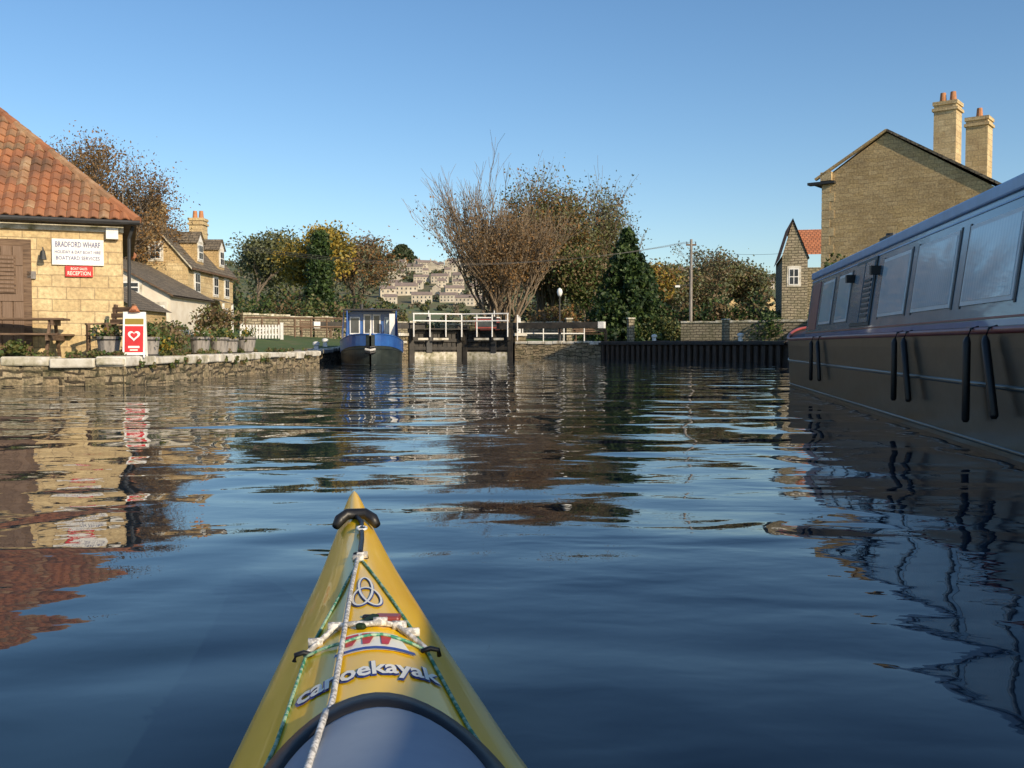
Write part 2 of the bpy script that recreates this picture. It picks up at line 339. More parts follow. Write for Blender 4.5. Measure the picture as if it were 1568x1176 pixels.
# ------------------------------------------------------------------ trees
def tree(name,x,y,H,Wd,leafm,seed,depth=5,nch=(3,4),ang=(22,48),up=.15,lpt=28,ls=.22,lsig=.5,bark='bark',stems=1,r0=None,trunk=.22,sparse=1.0,z=None,splay=(.08,.38),rmin=.012,leafz=None):
    rnd=random.Random(seed); np.random.seed(seed)
    segs=[];tips=[]
    def grow(p,d,L,dep):
        mid=p+d*L*.5+Vector((rnd.uniform(-1,1),rnd.uniform(-1,1),rnd.uniform(-.5,.5)))*L*.07
        e=p+d*L; segs.append((p,mid,e,dep))
        if dep==0: tips.append((e,d)); return
        if dep<=2: tips.append((e,d))
        for i in range(rnd.randint(*nch)):
            a=R(rnd.uniform(*ang)); ax=d.cross(Vector((rnd.uniform(-1,1),rnd.uniform(-1,1),rnd.uniform(-1,1)))).normalized()
            nd=(Matrix.Rotation(a,3,ax)@d+Vector((0,0,up))).normalized()
            st=p+(e-p)*(1 if i==0 else rnd.uniform(.35,1))
            grow(st,nd,L*rnd.uniform(.62,.88),dep-1)
    for k in range(stems):
        if stems==1: d=Vector((rnd.uniform(-.05,.05),rnd.uniform(-.05,.05),1)).normalized(); p=Vector((0,0,0))
        else:
            t=2*math.pi*k/stems+rnd.random(); q=rnd.uniform(*splay); d=Vector((q*math.cos(t),q*math.sin(t),1)).normalized(); p=Vector((math.cos(t)*.02,math.sin(t)*.02,0))
        grow(p,d,trunk if stems==1 else trunk*rnd.uniform(.7,1.3),depth)
    allp=np.array([s[2][:] for s in segs]); 
    zt=np.percentile(allp[:,2],99.7); wx=np.percentile(np.abs(allp[:,0]),98.5); wy=np.percentile(np.abs(allp[:,1]),98.5)
    S=Vector((Wd/2/wx,Wd/2/wy,H/zt)); sc=lambda v:Vector((v.x*S.x,v.y*S.y,v.z*S.z))
    r0=r0 or H*.022; mb=MB()
    for p,mi,e,dep in segs:
        ra=r0*(.56**(depth-dep)); rb=r0*(.56**(depth-dep+1)); ra=max(ra,rmin); rb=max(rb,rmin*.75)
        n=8 if dep==depth else (5 if dep>=depth-2 else 3)
        mb.tube([sc(p),sc(mi),sc(e)],[ra,(ra+rb)/2,rb],bark,n,cap=False)
    groups={k:[] for k in range(len(leafm))}
    for t,d in tips:
        if rnd.random()>sparse: continue
        c=np.array(sc(t)); n=int(lpt*rnd.uniform(.4,1.6)*(1 if leafz is None else max(0,1.6-2.0*c[2]/H+leafz)))
        if n<1: continue
        pts=c+np.random.normal(size=(n,3))*lsig*np.array([1,1,.75])
        groups[min(len(leafm)-1,int(rnd.random()*len(leafm)))].append(pts)
    for k,g_ in groups.items():
        if g_:
            A=np.concatenate(g_); A=A[A[:,2]>.3]
            pr=np.full(len(leafm),.2/ max(1,len(leafm)-1)); pr[k]=.8 if len(leafm)>1 else 1
            mb.leaves(A,ls,leafm,pr/pr.sum())
    return mb.make(name,loc=(x,y,(landz(x,y) if z is None else z)-.05),uv=False)
def conifer(name,x,y,H,Rd,mats,seed,n=240,power=1.0,ls=.16,droop=.25,base=.05):
    rnd=random.Random(seed); np.random.seed(seed); mb=MB()
    mb.tube([(0,0,0),(.03,0,H*.5),(0,0,H*.98)],[H*.02,H*.012,.015],'bark',7)
    for i in range(n):
        t=rnd.random()**1.25; h=H*(base+(1-base)*t); a=rnd.uniform(0,2*math.pi)
        L=Rd*((1-t)**power)*rnd.uniform(.62,1.22)+.12
        k=int(6+L*16); q=np.sort(np.random.rand(k))**.7
        px=np.cos(a)*L*q;py=np.sin(a)*L*q;pz=h-droop*L*q*q+ .12*L*q
        pts=np.stack([px,py,pz],1)
        pts=np.repeat(pts,3,0)+np.random.normal(size=(k*3,3))*.09*np.array([1,1,.8])*(1+L*.35)
        mb.tube([(0,0,h),(math.cos(a)*L*.9,math.sin(a)*L*.9,h-droop*L*.8)],[.03,.008],'bark',3,cap=False)
        dark=rnd.random()<.55
        mb.leaves(pts,ls*(1+.25*rnd.random()),mats,[.75,.25] if dark else [.3,.7])
    return mb.make(name,loc=(x,y,landz(x,y)-.05),uv=False)
def clumps(name,items,size,mats,dens,seed):
    np.random.seed(seed); rnd=random.Random(seed); mb=MB()
    for (x,y,z,rx,rz) in items:
        sub=5; n=int(dens)
        for s_ in range(sub):
            u=np.random.normal(size=3); u/=np.linalg.norm(u); u[2]=abs(u[2])*.9
            c=np.array([x,y,z])+u*np.array([rx,rx,rz])*.6
            q=np.random.normal(size=(n//sub,3)); q/=np.linalg.norm(q,axis=1)[:,None]; q*=(np.random.rand(n//sub,1)**.4)
            pts=c+q*np.array([rx,rx,rz])*.5
            k=rnd.randrange(len(mats)); pr=np.full(len(mats),.25/max(1,len(mats)-1)); pr[k]=.75 if len(mats)>1 else 1
            mb.leaves(pts,size,mats,pr/pr.sum())
    return mb.make(name,uv=False)
tree('willow_tree',-.9,76,13.4,10.4,['o1','b1','b1'],3,depth=4,nch=(3,5),ang=(7,22),up=.2,lpt=9,ls=.16,lsig=.55,bark='barkgrey',stems=13,trunk=.2,r0=.15,splay=(.03,.34),rmin=.013,leafz=.1)
tree('alder_tree',3.4,86,14.6,7.0,['gy','g3','o1'],11,depth=4,nch=(3,5),ang=(8,22),up=.25,lpt=18,ls=.2,lsig=.55,bark='bark',stems=8,trunk=.2,r0=.14,splay=(.02,.18),leafz=.5)
tree('poplar_tree',6.8,93,15.0,6.6,['gy','g3','b1'],12,depth=4,nch=(3,4),ang=(8,22),up=.25,lpt=20,ls=.2,lsig=.5,stems=8,trunk=.2,r0=.12,splay=(.02,.2),rmin=.016,leafz=.5)
tree('birch_tree',11.0,100,12.6,4.5,['b1','gy'],121,depth=4,nch=(3,4),ang=(8,22),up=.25,lpt=3,ls=.2,lsig=.5,stems=6,trunk=.2,r0=.1,splay=(.02,.2),rmin=.016)
conifer('spruce_tree',7.5,64,7.3,2.9,['g2','g1'],5,n=330,power=.8,ls=.2,droop=.35)
conifer('spruce_tree',9.3,70,5.6,2.6,['g2','g2'],55,n=260,power=.8,ls=.2,droop=.35)
tree('yellow_maple_tree',-14.4,70,7.2,4.8,['y1','g3','y1'],21,lpt=26,ls=.2,lsig=.4,trunk=.18)
tree('ash_tree',-20.8,80,7.9,8.0,['gy','g3','gy'],22,lpt=18,ls=.22,lsig=.5,trunk=.15)
conifer('cypress_tree',-12.9,66,6.9,.95,['g2','g1'],6,n=380,power=.38,ls=.15,droop=-.6)
tree('beech_tree',-15.0,92,9.0,8.0,['b1','gy','o1'],23,lpt=12,ls=.22,lsig=.5,trunk=.15)
tree('oak_tree',-19.4,48,8.6,6.0,['b1','o1'],24,depth=5,nch=(4,4),lpt=9,ls=.11,lsig=.4,trunk=.2,rmin=.012)
tree('oak_tree',-21.8,52,10.0,7.0,['b1','o1'],240,depth=5,nch=(4,4),lpt=9,ls=.11,lsig=.4,trunk=.2,rmin=.012)
tree('hawthorn_tree',10.6,72,5.0,5.0,['y1','o1','g3'],25,lpt=20,ls=.2,lsig=.4,trunk=.2)
tree('bare_tree',18.3,100,9.0,7.0,['b1','gy'],26,lpt=10,ls=.2,lsig=.4,trunk=.2,rmin=.016)
tree('hedgerow_tree',23.6,104,8.4,8.4,['b1','gy','g3'],27,lpt=20,ls=.24,lsig=.5)
tree('hedgerow_tree',28.0,115,8.2,8,['hz1','hz2','b1'],277,lpt=14,ls=.26,lsig=.5)
tree('sycamore_tree',6.3,84,6.8,5.5,['g3','b1','g1'],28,lpt=24,ls=.22,lsig=.5)
tree('hedgerow_tree',13.5,90,6.4,7,['g3','gy','b1'],29,lpt=20,ls=.24,lsig=.5)
conifer('hilltop_pine_tree',-66,590,13,8.5,['hz2','g2'],31,n=240,power=.45,ls=1.3,droop=.1)
tree('hilltop_tree',-81,600,7,11,['hz1','gy'],32,depth=4,lpt=14,ls=.9,lsig=1.2)
rnd=random.Random(4); it=[]
for i in range(200):
    y=rnd.uniform(86,125); x=rnd.uniform(-.36,.36)*y
    px=x/y
    top=rnd.uniform(3.2,5.8)
    if -.145<px<-.03: top=rnd.uniform(.8,1.9)
    it.append((x,y,landz(x,y)+top*.25,rnd.uniform(1.3,2.6),top*.75))
clumps('tree_line',it,.32,['b1','g3','g1','g2','gy'],220,41)
it=[]
for i in range(24):
    t=i/23; x=9.8+8.2*t; y=63.5-2.5*t
    it.append((x,y,landz(x,y)+.7,.9,1.5+.5*random.random()))
clumps('hedge',it,.17,['g2','g1','b1'],360,45)
it=[]
for i in range(26):
    t=i/25; x=-17.5+10.0*t; y=64.5+2*math.sin(i)
    it.append((x,y,landz(x,y)+.7,1.0,1.5+.8*random.random()))
clumps('hedge',it,.18,['g1','g3','b1','g2'],360,46)
# the town on the hill: houses first, then woodland kept clear of their fronts
M['farwall']=nmat('far_cottage_stone',[(.40,.35,.27),(.60,.54,.44)],.2,.9,0)
M['farroof']=nmat('far_cottage_roof',[(.17,.14,.13),(.26,.20,.17)],.3,.9,0)
fm=[]
for k,(w,d,h) in enumerate(((6,6,5),(9,6,5.5),(5,6,6.5),(13,6,5.5))):
    mb=MB(); mb.box(-w/2,w/2,-d/2,d/2,-3,h,'farwall'); rz=h+2.2
    mb.face([(-w/2-.2,-d/2-.3,h-.1),(w/2+.2,-d/2-.3,h-.1),(w/2+.2,0,rz),(-w/2-.2,0,rz)],'farroof')
    mb.face([(w/2+.2,d/2+.3,h-.1),(-w/2-.2,d/2+.3,h-.1),(-w/2-.2,0,rz),(w/2+.2,0,rz)],'farroof')
    for sgn in (-1,1): mb.face([(sgn*w/2,-d/2,h),(sgn*w/2,d/2,h),(sgn*w/2,0,rz-.1)][::sgn],'farwall')
    mb.box(w/2-1,w/2-.2,-.5,.5,h,rz+1.3,'farwall')
    nx=max(2,int(w/2.3))
    for i in range(nx):
        for zz in (1,3.4):
            cx=-w/2+(i+.5)*w/nx; mb.box(cx-.45,cx+.45,-d/2-.03,-d/2+.1,zz,zz+1.2,'glass')
    o=mb.make('hillside_house_mesh'); fm.append(o.data); bpy.data.objects.remove(o)
rnd=random.Random(9); used=[]
for t in range(4000):
    y=rnd.choice([372,400,428,452,478,505,535,560])+rnd.uniform(-6,6); px=rnd.uniform(588,742) if rnd.random()<.95 else rnd.uniform(1000,1180); x=(px-784)/1500*y
    if any(abs(x-a)<6.2 and abs(y-b)<13 for a,b in used): continue
    used.append((x,y)); 
    o=bpy.data.objects.new('hillside_house',rnd.choice(fm)); SC.collection.objects.link(o); o.location=(x,y,landz(x,y)-.3); o.rotation_euler=(0,0,rnd.choice([0,.15,-.2,.4,-.1,1.5])+rnd.uniform(-.15,.15)); q=rnd.uniform(.5,.72); o.scale=(q,q,q)
    if len(used)>72: break
rnd=random.Random(10); it=[]
for i in range(950):
    y=rnd.uniform(250,670); x=rnd.uniform(-.36,.36)*y; r=rnd.uniform(2.2,5.2)
    if -.145<x/y<-.02:
        r=rnd.uniform(1.0,2.4)
        if any(abs(x-a)<4.5 and -9<y-b<5 for a,b in used): continue
        if y<350 : r*=.9
    it.append((x,y,landz(x,y)+r*.4,r,r*.9))
clumps('hillside_woodland',it,1.0,['hz1','hz2','hz2','g3'],70,42)

# ------------------------------------------------------------------ wharf building (left)
E=empty('wharf_building',(-7.92,20,0),R(21.6))
mb=MB(); mb.box(-12,0,0,8,.3,3.26,'ashlar'); mb.make('walls',E)
mb=MB(); a=-12.28;b_=.28;c=-.28;d=8.28;z0=3.24;rt=4.28;zr=z0+4.0
p=[(a,c,z0),(b_,c,z0),(b_,d,z0),(a,d,z0)]; r1=(a+rt,4,zr); r2=(b_-rt,4,zr)
mb.face([p[0],p[1],r2,r1],'pantile')
mb.face([p[1],p[2],r2],'pantile'); mb.face([p[2],p[3],r1,r2],'pantile'); mb.face([p[3],p[0],r1],'pantile')
mb.face([p[3],p[2],p[1],p[0]],'wood')
mb.make('roof',E)
mb=MB(); P0=Vector(p[0]);P1=Vector(p[1])
up=(Vector((P0.x+rt,4,zr))-Vector((P0.x+rt,c,z0))); Ls=up.length; up.normalize(); nrm=Vector((1,0,0)).cross(up)
for i in range(int(Ls/.25)):
    s0=i*.25; s1=min(Ls,s0+.275); ins=rt*(s0+.12)/Ls
    xa=P0.x+ins+.04; xb=P1.x-ins-.04; n=int((xb-xa)/.195)
    for j in range(n):
        if random.random()<.01: continue
        x_=xa+(j+.5)*(xb-xa)/n; lift=.02+.012*math.sin(x_*1.3+s0)
        A=Vector((x_,c,z0))+up*s0+nrm*(.040+lift+random.uniform(-.007,.009)); B=Vector((x_+random.uniform(-.008,.008),c,z0))+up*s1+nrm*(.016+lift)
        row=[]
        for Q in (A,B): row.append([Q+Vector((dx,0,0))*.81+nrm*dn for dx,dn in ((-.12,-.03),(-.08,-.008),(-.03,.019),(.02,.022),(.06,.0),(.115,-.026))])
        row.insert(0,[q-nrm*.026 for q in row[0]])
        mb.loft(row,random.choice(['tileA','tileB','tileA','tileB','tileA','tileC']))
mb.make('pantiles',E,smooth=False)
mb=MB()
for q0,q1 in ((p[1],r2),(p[0],r1),(p[2],r2),(r1,r2)):
    q0=Vector(q0);q1=Vector(q1);n=int((q1-q0).length/.4)
    for i in range(n):
        A=q0.lerp(q1,i/n); B=q0.lerp(q1,(i+1.05)/n); mb.tube([A,B],[.11,.095],random.choice(['tileA','tileC']),8)
mb.make('ridge_tiles',E,smooth=False)
mb=MB(); mb.tube([(-12.3,-.34,3.2),(.33,-.34,3.2)],.05,'iron',8); mb.tube([(.2,-.12,3.15),(.12,-.07,2.9),(.1,-.07,.6)],.035,'iron',8)
mb.box(-12,.02,-.06,0,3.02,3.14,'pale2'); mb.make('gutter',E)
mb=MB(); mb.box(-3.7,-1.68,-.06,.0,.45,2.82,'wood')
for i in range(9): mb.box(-3.6+i*.2,-3.42+i*.2,-.085,-.055,.55,2.68,'door')
mb.box(-2.72,-2.62,-.10,-.05,.55,2.68,'wood')
for zz in (.95,1.6,2.3): mb.box(-3.6,-1.82,-.105,-.084,zz,zz+.14,'door')
mb.box(-2.5,-1.95,-.11,-.084,1.75,2.5,'wood'); 
for i in range(9): mb.box(-2.47,-1.98,-.13,-.108,1.78+i*.08,1.83+i*.08,'door')
mb.make('door',E,bevel=.006)
mb=MB(); mb.box(-1.307,-.357,-.05,-.01,2.34,2.86,'white'); mb.box(-1.07,-.564,-.055,-.01,2.11,2.325,'red'); mb.make('sign_board',E,bevel=.005)
for txt,w,h,cx,z,mt,yy in (('BRADFORD WHARF',.82,.11,-.832,2.75,'textdark',-.053),('HOLIDAY & DAY BOAT HIRE',.84,.06,-.832,2.60,'textdark',-.053),('BOATYARD SERVICES',.8,.075,-.832,2.48,'textdark',-.053),('BOAT SALES',.3,.05,-.817,2.27,'cream',-.058),('RECEPTION',.42,.08,-.817,2.18,'cream',-.058)):
    me,co=text_mesh(txt,'lettering',mt,w,h,.01); o=bpy.data.objects.new('lettering',me); SC.collection.objects.link(o); o.parent=E; o.location=(cx,yy,z); o.rotation_euler=(R(90),0,0)
mb=MB(); mb.box(-.31,-.08,-.14,-.0,2.88,3.1,'white'); mb.tube([(-1.46,-.02,2.62),(-1.46,-.16,2.66),(-1.46,-.17,2.55)],.015,'iron',6); mb.tube([(-1.46,-.17,2.6),(-1.46,-.17,2.42)],[.04,.07],'iron',8)
mb.box(-1.76,-1.6,-.06,-.0,2.05,2.2,'pot'); mb.box(-.6,-.5,-.03,0,.9,1.1,'iron'); mb.make('wall_fittings',E,bevel=.01)

def windows(mb,face,items,frame='white'):
    for c0,z0,w,h in items:
        for part,(a,b,cc,dd,off,mt) in {'s':(-.12,w+.12,-.1,h+.16,.03,'pale'),'f':(0,w,0,h,.05,frame),'g1':(.06,w/2-.03,.06,h/2-.03,.06,'glass'),'g2':(w/2+.03,w-.06,.06,h/2-.03,.06,'glass'),'g3':(.06,w/2-.03,h/2+.03,h-.06,.06,'glass'),'g4':(w/2+.03,w-.06,h/2+.03,h-.06,.06,'glass')}.items():
            if face[0]=='y-': mb.box(c0+a,c0+b,face[1]-off,face[1]+.01,z0+cc,z0+dd,mt)
            else: mb.box(face[1]-.01,face[1]+off,c0+a,c0+b,z0+cc,z0+dd,mt)
def chimney(mb,x,y,z0,z1,w,d,mat,pots=2):
    mb.box(x-w/2,x+w/2,y-d/2,y+d/2,z0,z1-.15,mat); mb.box(x-w/2-.07,x+w/2+.07,y-d/2-.07,y+d/2+.07,z1-.4,z1-.28,mat); mb.box(x-w/2-.05,x+w/2+.05,y-d/2-.05,y+d/2+.05,z1-.15,z1,mat)
    for i in range(pots):
        px=x+(i-(pots-1)/2)*w*.45; mb.tube([(px,y,z1),(px,y,z1+.45)],[.15,.11],'clay',10)
E=empty('stone_cottage',(-18.3,50,0))
mb=MB(); mb.box(-1.8,1.8,0,8,.6,4.9,'ashlar')
mb.face([(-1.8,0,4.9),(1.8,0,4.9),(0,0,6.9)],'rubble'); mb.face([(1.8,8,4.9),(-1.8,8,4.9),(0,8,6.9)],'rubble'); mb.make('walls',E)
mb=MB(); 
for sg in (-1,1):
    a0=(sg*2.05,-.15,4.68);a1=(sg*2.05,8.15,4.68);b0=(0,-.15,7.0);b1=(0,8.15,7.0)
    mb.face([a0,a1,b1,b0] if sg>0 else [a1,a0,b0,b1],'slate')
    lo=[(q[0],q[1],q[2]-.1) for q in (a0,a1,b1,b0)]; mb.face(lo[::-1] if sg>0 else lo,'slate')
    mb.face([a0,b0,lo[3],lo[0]],'pale2'); mb.face([a0,lo[0],lo[1],a1],'wood')
mb.make('roof',E)
mb=MB()
for yy in (1.6,5.4):
    mb.box(.75,1.75,yy,yy+1.1,4.9,6.2,'rubble')
    mb.face([(1.85,yy-.12,6.1),(1.85,yy+.55,6.75),(.2,yy+.55,6.75),(.2,yy-.12,6.1)],'slate'); mb.face([(1.85,yy+1.22,6.1),(.2,yy+1.22,6.1),(.2,yy+.55,6.75),(1.85,yy+.55,6.75)],'slate')
    mb.face([(1.75,yy,6.2),(1.75,yy+1.1,6.2),(1.75,yy+.55,6.7)],'white')
    windows(mb,('x+',1.75),[(yy+.2,5.25,.7,.8)])
mb.make('dormers',E)
mb=MB(); chimney(mb,0,.5,6.3,8.0,.8,.9,'rubble'); chimney(mb,.0,7.4,6.3,8.1,.8,.9,'ashlar'); mb.make('chimneys',E)
mb=MB(); windows(mb,('x+',1.8),[(1,3.5,.8,1),(4.2,3.5,.8,1),(6.3,3.5,.8,1),(1,1.6,.8,1.1),(6.0,1.6,.8,1.1)]); windows(mb,('y-',0),[(-.1,5.1,.55,.75)])
mb.box(1.8,1.86,3.7,4.7,1.0,3.0,'door'); mb.make('windows',E)
mb=MB(); mb.face([(1.85,3.2,3.3),(2.7,3.2,3.05),(2.7,5.2,3.05),(1.85,5.2,3.3)],'slate'); mb.box(2.55,2.65,3.3,3.4,.9,3.05,'white'); mb.box(2.55,2.65,5.0,5.1,.9,3.05,'white'); mb.make('porch',E)
E=empty('painted_cottage',(-16.1,43.5,0))
mb=MB(); mb.box(-2.3,.95,0,5.8,.6,3.0,'render'); mb.face([(-2.3,0,3.0),(.95,0,3.0),(.95,0,3.02),(-2.3,0,4.7)],'render'); mb.make('walls',E)
mb=MB(); mb.face([(1.15,-.2,2.95),(1.15,6,2.95),(-2.4,6,4.85),(-2.4,-.2,4.85)],'slate'); mb.face([(1.15,-.2,2.87),(-2.4,-.2,4.77),(-2.4,6,4.77),(1.15,6,2.87)],'slate'); mb.face([(1.15,-.2,2.87),(1.15,-.2,2.95),(-2.4,-.2,4.85),(-2.4,-.2,4.77)],'wood'); mb.make('roof',E)
mb=MB(); windows(mb,('y-',0),[(-1.2,3.05,.8,.5),(-.2,1.5,.9,1.0)]); mb.make('windows',E)
E=empty('stone_outbuilding',(-15.6,38,0))
mb=MB(); mb.box(-2.4,1.0,0,3.4,.5,2.2,'rubble'); mb.face([(-2.4,0,2.2),(1,0,2.2),(-.7,0,3.1)],'rubble'); mb.make('walls',E)
mb=MB(); mb.face([(1.2,-.2,2.1),(1.2,3.6,2.1),(-.7,3.6,3.2),(-.7,-.2,3.2)],'slate'); mb.face([(-2.6,3.6,2.1),(-2.6,-.2,2.1),(-.7,-.2,3.2),(-.7,3.6,3.2)],'slate'); mb.make('roof',E)
mb=MB(); mb.face([(-2.9,-.1,2.75),(-1.2,-.35,3.0),(-1.2,1.7,4.15),(-2.9,1.9,3.9)],'solar'); mb.box(-2.8,-2.7,.0,.1,.9,2.8,'iron'); mb.box(-2.8,-2.7,1.6,1.7,.9,3.7,'iron'); mb.make('solar_panel',E)
mb=MB(); windows(mb,('y-',0),[(-1.1,1.2,.7,.7)]); mb.make('window',E)

# ------------------------------------------------------------------ big stone house right
ang=math.atan2(-4.2,5.4); E=empty('stone_house',(12.6,40,0),ang); WL=6.84
mb=MB(); pk=(.37*WL,9.0)
def gab(y): return [(0,y,.5),(WL+.1,y,.5),(WL+.1,y,6.2),(pk[0],y,pk[1]),(0,y,7.4)]
mb.face(gab(0),'rubble'); mb.face(gab(9)[::-1],'rubble'); mb.face([(0,9,.5),(0,0,.5),(0,0,7.4),(0,9,7.4)],'rubble'); mb.face([(WL+.1,0,.5),(WL+.1,9,.5),(WL+.1,9,6.2),(WL+.1,0,6.2)],'rubble')
mb.make('walls',E)
mb=MB(); 
mb.face([(-.25,.0,7.28),(pk[0],.0,pk[1]+.12),(pk[0],9,pk[1]+.12),(-.25,9,7.28)][::-1],'slate'); mb.face([(pk[0],0,pk[1]+.12),(WL+.4,0,6.2),(WL+.4,9,6.2),(pk[0],9,pk[1]+.12)][::-1],'slate'); mb.make('roof',E)
mb=MB(); mb.beam((-.28,-.04,7.46),(pk[0],-.04,pk[1]+.10),.16,.09,'rubble'); mb.beam((pk[0],-.04,pk[1]+.10),(WL+.4,-.04,6.22),.16,.09,'slate')
mb.box(-.05,.4,-.12,.1,7.38,7.72,'ashlar'); mb.box(-.55,.55,-.22,.12,7.24,7.34,'iron'); mb.tube([(-.35,-.05,7.3),(-.35,9,7.3)],.07,'iron')
for i in range(19): mb.box(-.02,(.5 if i%2 else .32),-.02,.06,.6+i*.35,.6+i*.35+.33,'ashlar')
mb.make('copings',E)
mb=MB(); chimney(mb,3.35,5.6,6.5,11.1,.9,.95,'ashlar',2); chimney(mb,4.05,8.1,6,10.8,.9,.95,'ashlar',1); mb.make('chimneys',E)
mb=MB(); windows(mb,('y-',0),[(5.2,2.0,.9,1.3)]); mb.make('window',E)
E=empty('tiled_cottage',(16.5,60,0),R(-12))
mb=MB(); mb.box(0,1.5,0,7,.8,6.2,'drystone'); mb.box(1.5,5.5,2,7,.8,5.6,'drystone'); mb.face([(0,0,6.2),(1.5,0,6.2),(.6,0,8.3)],'drystone'); mb.make('walls',E)
mb=MB(); mb.face([(-.15,-.1,6.0),(.6,-.1,8.45),(.6,7,8.45),(-.15,7,6.0)][::-1],'orange'); mb.face([(1.6,-.1,6.0),(1.6,7,6.0),(.6,7,8.45),(.6,-.1,8.45)],'slate')
mb.face([(.8,1.8,6.4),(5.8,1.8,6.4),(5.8,5,8.3),(.8,5,8.3)],'orange'); mb.make('roof',E)
mb=MB(); windows(mb,('y-',0),[(.4,4.4,.6,1.0)]); mb.make('window',E)
for (x,y,w,h) in ((22.6,100,3.2,2.6),(27.0,102,3.0,2.9)):
    E=empty('village_house',(x,y,landz(x,y)-.3),R(15)); mb=MB(); mb.box(-w/2,w/2,0,4,0,h,'drystone'); mb.face([(-w/2,0,h),(w/2,0,h),(0,0,h+1.7)],'ashlar'); mb.make('walls',E)
    mb=MB(); mb.face([(w/2+.2,-.2,h-.1),(w/2+.2,4,h-.1),(0,4,h+1.8),(0,-.2,h+1.8)],'slate'); mb.face([(-w/2-.2,4,h-.1),(-w/2-.2,-.2,h-.1),(0,-.2,h+1.8),(0,4,h+1.8)],'slate'); mb.box(-.3,.3,2,2.6,h+1,h+2.8,'drystone'); mb.make('roof',E)
    mb=MB(); windows(mb,('y-',0),[(-.9,h-1.6,.7,1),(.3,h-1.6,.7,1)]); mb.make('windows',E)

def wall(name,a,b,h,th=.35,mat='drystone',cop='pale2',z=None):
    a=Vector(a);b=Vector(b);l=(b-a).length;d=(b-a)/l;an=math.atan2(d.y,d.x); mb=MB(); n=max(1,int(l/1.2))
    for i in range(n):
        P=a+d*(l*i/n); zz=landz(P.x,P.y) if z is None else z; T=Matrix.Translation((P.x,P.y,0))@Matrix.Rotation(an,4,'Z')
        mb.box(0,l/n,-th/2,th/2,zz-.3,zz+h,mat,T)
        k=3
        for j in range(k): mb.box(j*l/n/k+.01,(j+1)*l/n/k-.01,-th/2-.04,th/2+.04,zz+h+.001,zz+h+random.uniform(.07,.14),cop,T)
    mb.make(name)
wall('stone_wall',(10.4,60),(17.2,56),1.15); wall('stone_wall',(17.2,56),(18.3,47),1.25)
wall('stone_wall',(.6,70),(5.8,70),1.1); wall('stone_wall',(-12.5,62),(-6.3,64),1.2); wall('stone_wall',(-16.0,58),(-12.5,61),1.1)
wall('stone_wall',(-6.2,84.5),(.4,84.5),1.0)

# ------------------------------------------------------------------ lock gates
def gate(name,x0,y0,x1,y1):
    a=Vector((x0,y0));b=Vector((x1,y1));l=(b-a).length;an=math.atan2(b.y-a.y,b.x-a.x); E=empty(name,(x0,y0,0),an)
    s=1 if math.cos(an)>0 else -1
    mb=MB()
    mb.box(0,.32,-.17,.17,-1,1.95,'darkwood'); mb.box(l-.3,l,-.16,.16,-1,1.9,'darkwood')
    for zz in (.45,.9,1.4): mb.box(.32,l-.3,-.14,.14,zz,zz+.2,'darkwood')
    mb.box(.32,l-.3,-.15,.15,-.05,.34,'pale2'); 
    n=9
    for i in range(n): 
        w=(l-.62)/n; mb.box(.32+i*w+.01,.32+(i+1)*w-.01,-.05,.05,-1,1.55 if i%4 else 1.5,'darkwood')
    mb.box(1.0,1.35,-.2,-.16,.3,1.5,'iron'); mb.box(1.0,1.35,.16,.2,.3,1.5,'iron')
    mb.make('gate_timbers',E,bevel=.015)
    mb=MB(); o=-.55 if s>0 else .55
    mb.box(.1,l-.1,min(0,o),max(0,o),1.62,1.68,'darkwood')
    for q0,q1 in ((.4,1.0),(1.3,2.2)): mb.box(q0,q1,o-.02,o+.02,1.02,1.14,'pale')
    for i in range(4):
        xx=.15+i*(l-.3)/3; mb.tube([(xx,o,1.2),(xx,o,2.5)],.038,'white',6); mb.box(xx-.03,xx+.03,min(o*.3,o),max(o*.3,o),1.0,1.62,'darkwood')
    for zz in (2.1,2.5): mb.tube([(.1,o,zz),(l-.1,o,zz)],.042,'white',6)
    mb.make('walkway_handrail',E)
    mb=MB(); mb.box(-5.0,1.0,-.16,.16,1.66,2.0,'darkwood'); mb.box(-5.35,-5.0,-.165,.165,1.65,2.01,'white'); mb.tube([(-4.2,.0,2.0),(-4.2,0,2.25)],.03,'iron',6); mb.make('balance_beam',E,bevel=.02)
    mb=MB(); xx=1.2; mb.box(xx-.1,xx+.1,-.1,.1,1.9,2.35,'iron'); mb.tube([(xx,0,2.3),(xx,0,2.7)],.03,'white',6); mb.make('paddle_gear',E)
gate('lock_gate',-5.85,55.3,-2.95,56.5); gate('lock_gate',.1,55.3,-2.8,56.5)
mb=MB(); mb.box(-6.5,-5.86,55.2,84,-.5,1.25,'quaystone'); mb.box(.16,.8,55.2,84,-.5,1.25,'quaystone'); mb.box(-6.55,-5.8,55.1,84,1.25,1.42,'pale'); mb.box(.1,.85,55.1,84,1.25,1.42,'pale'); mb.box(-5.86,.16,57.75,58.6,-1.2,1.05,'darkwood'); mb.make('lock_chamber_walls',bevel=.02)
def railing(name,a,b,h=1.0,n=4,z=None,mat='white',r=.036):
    a=Vector(a);b=Vector(b);mb=MB()
    z=landz(*a) if z is None else z
    for i in range(n+1):
        p=a.lerp(b,i/n); mb.tube([(p.x,p.y,z-.1),(p.x,p.y,z+h)],r,mat,6)
    for q in (.5,1): mb.tube([(a.x,a.y,z+h*q),(b.x,b.y,z+h*q)],r,mat,6)
    mb.make(name)
railing('white_railing',(.3,54.9),(.5,60),1.3,3,1.1); railing('white_railing',(.6,56),(4.2,57),.95,3)
E=empty('moored_boat',(-1.6,62,1.1)); mb=MB()
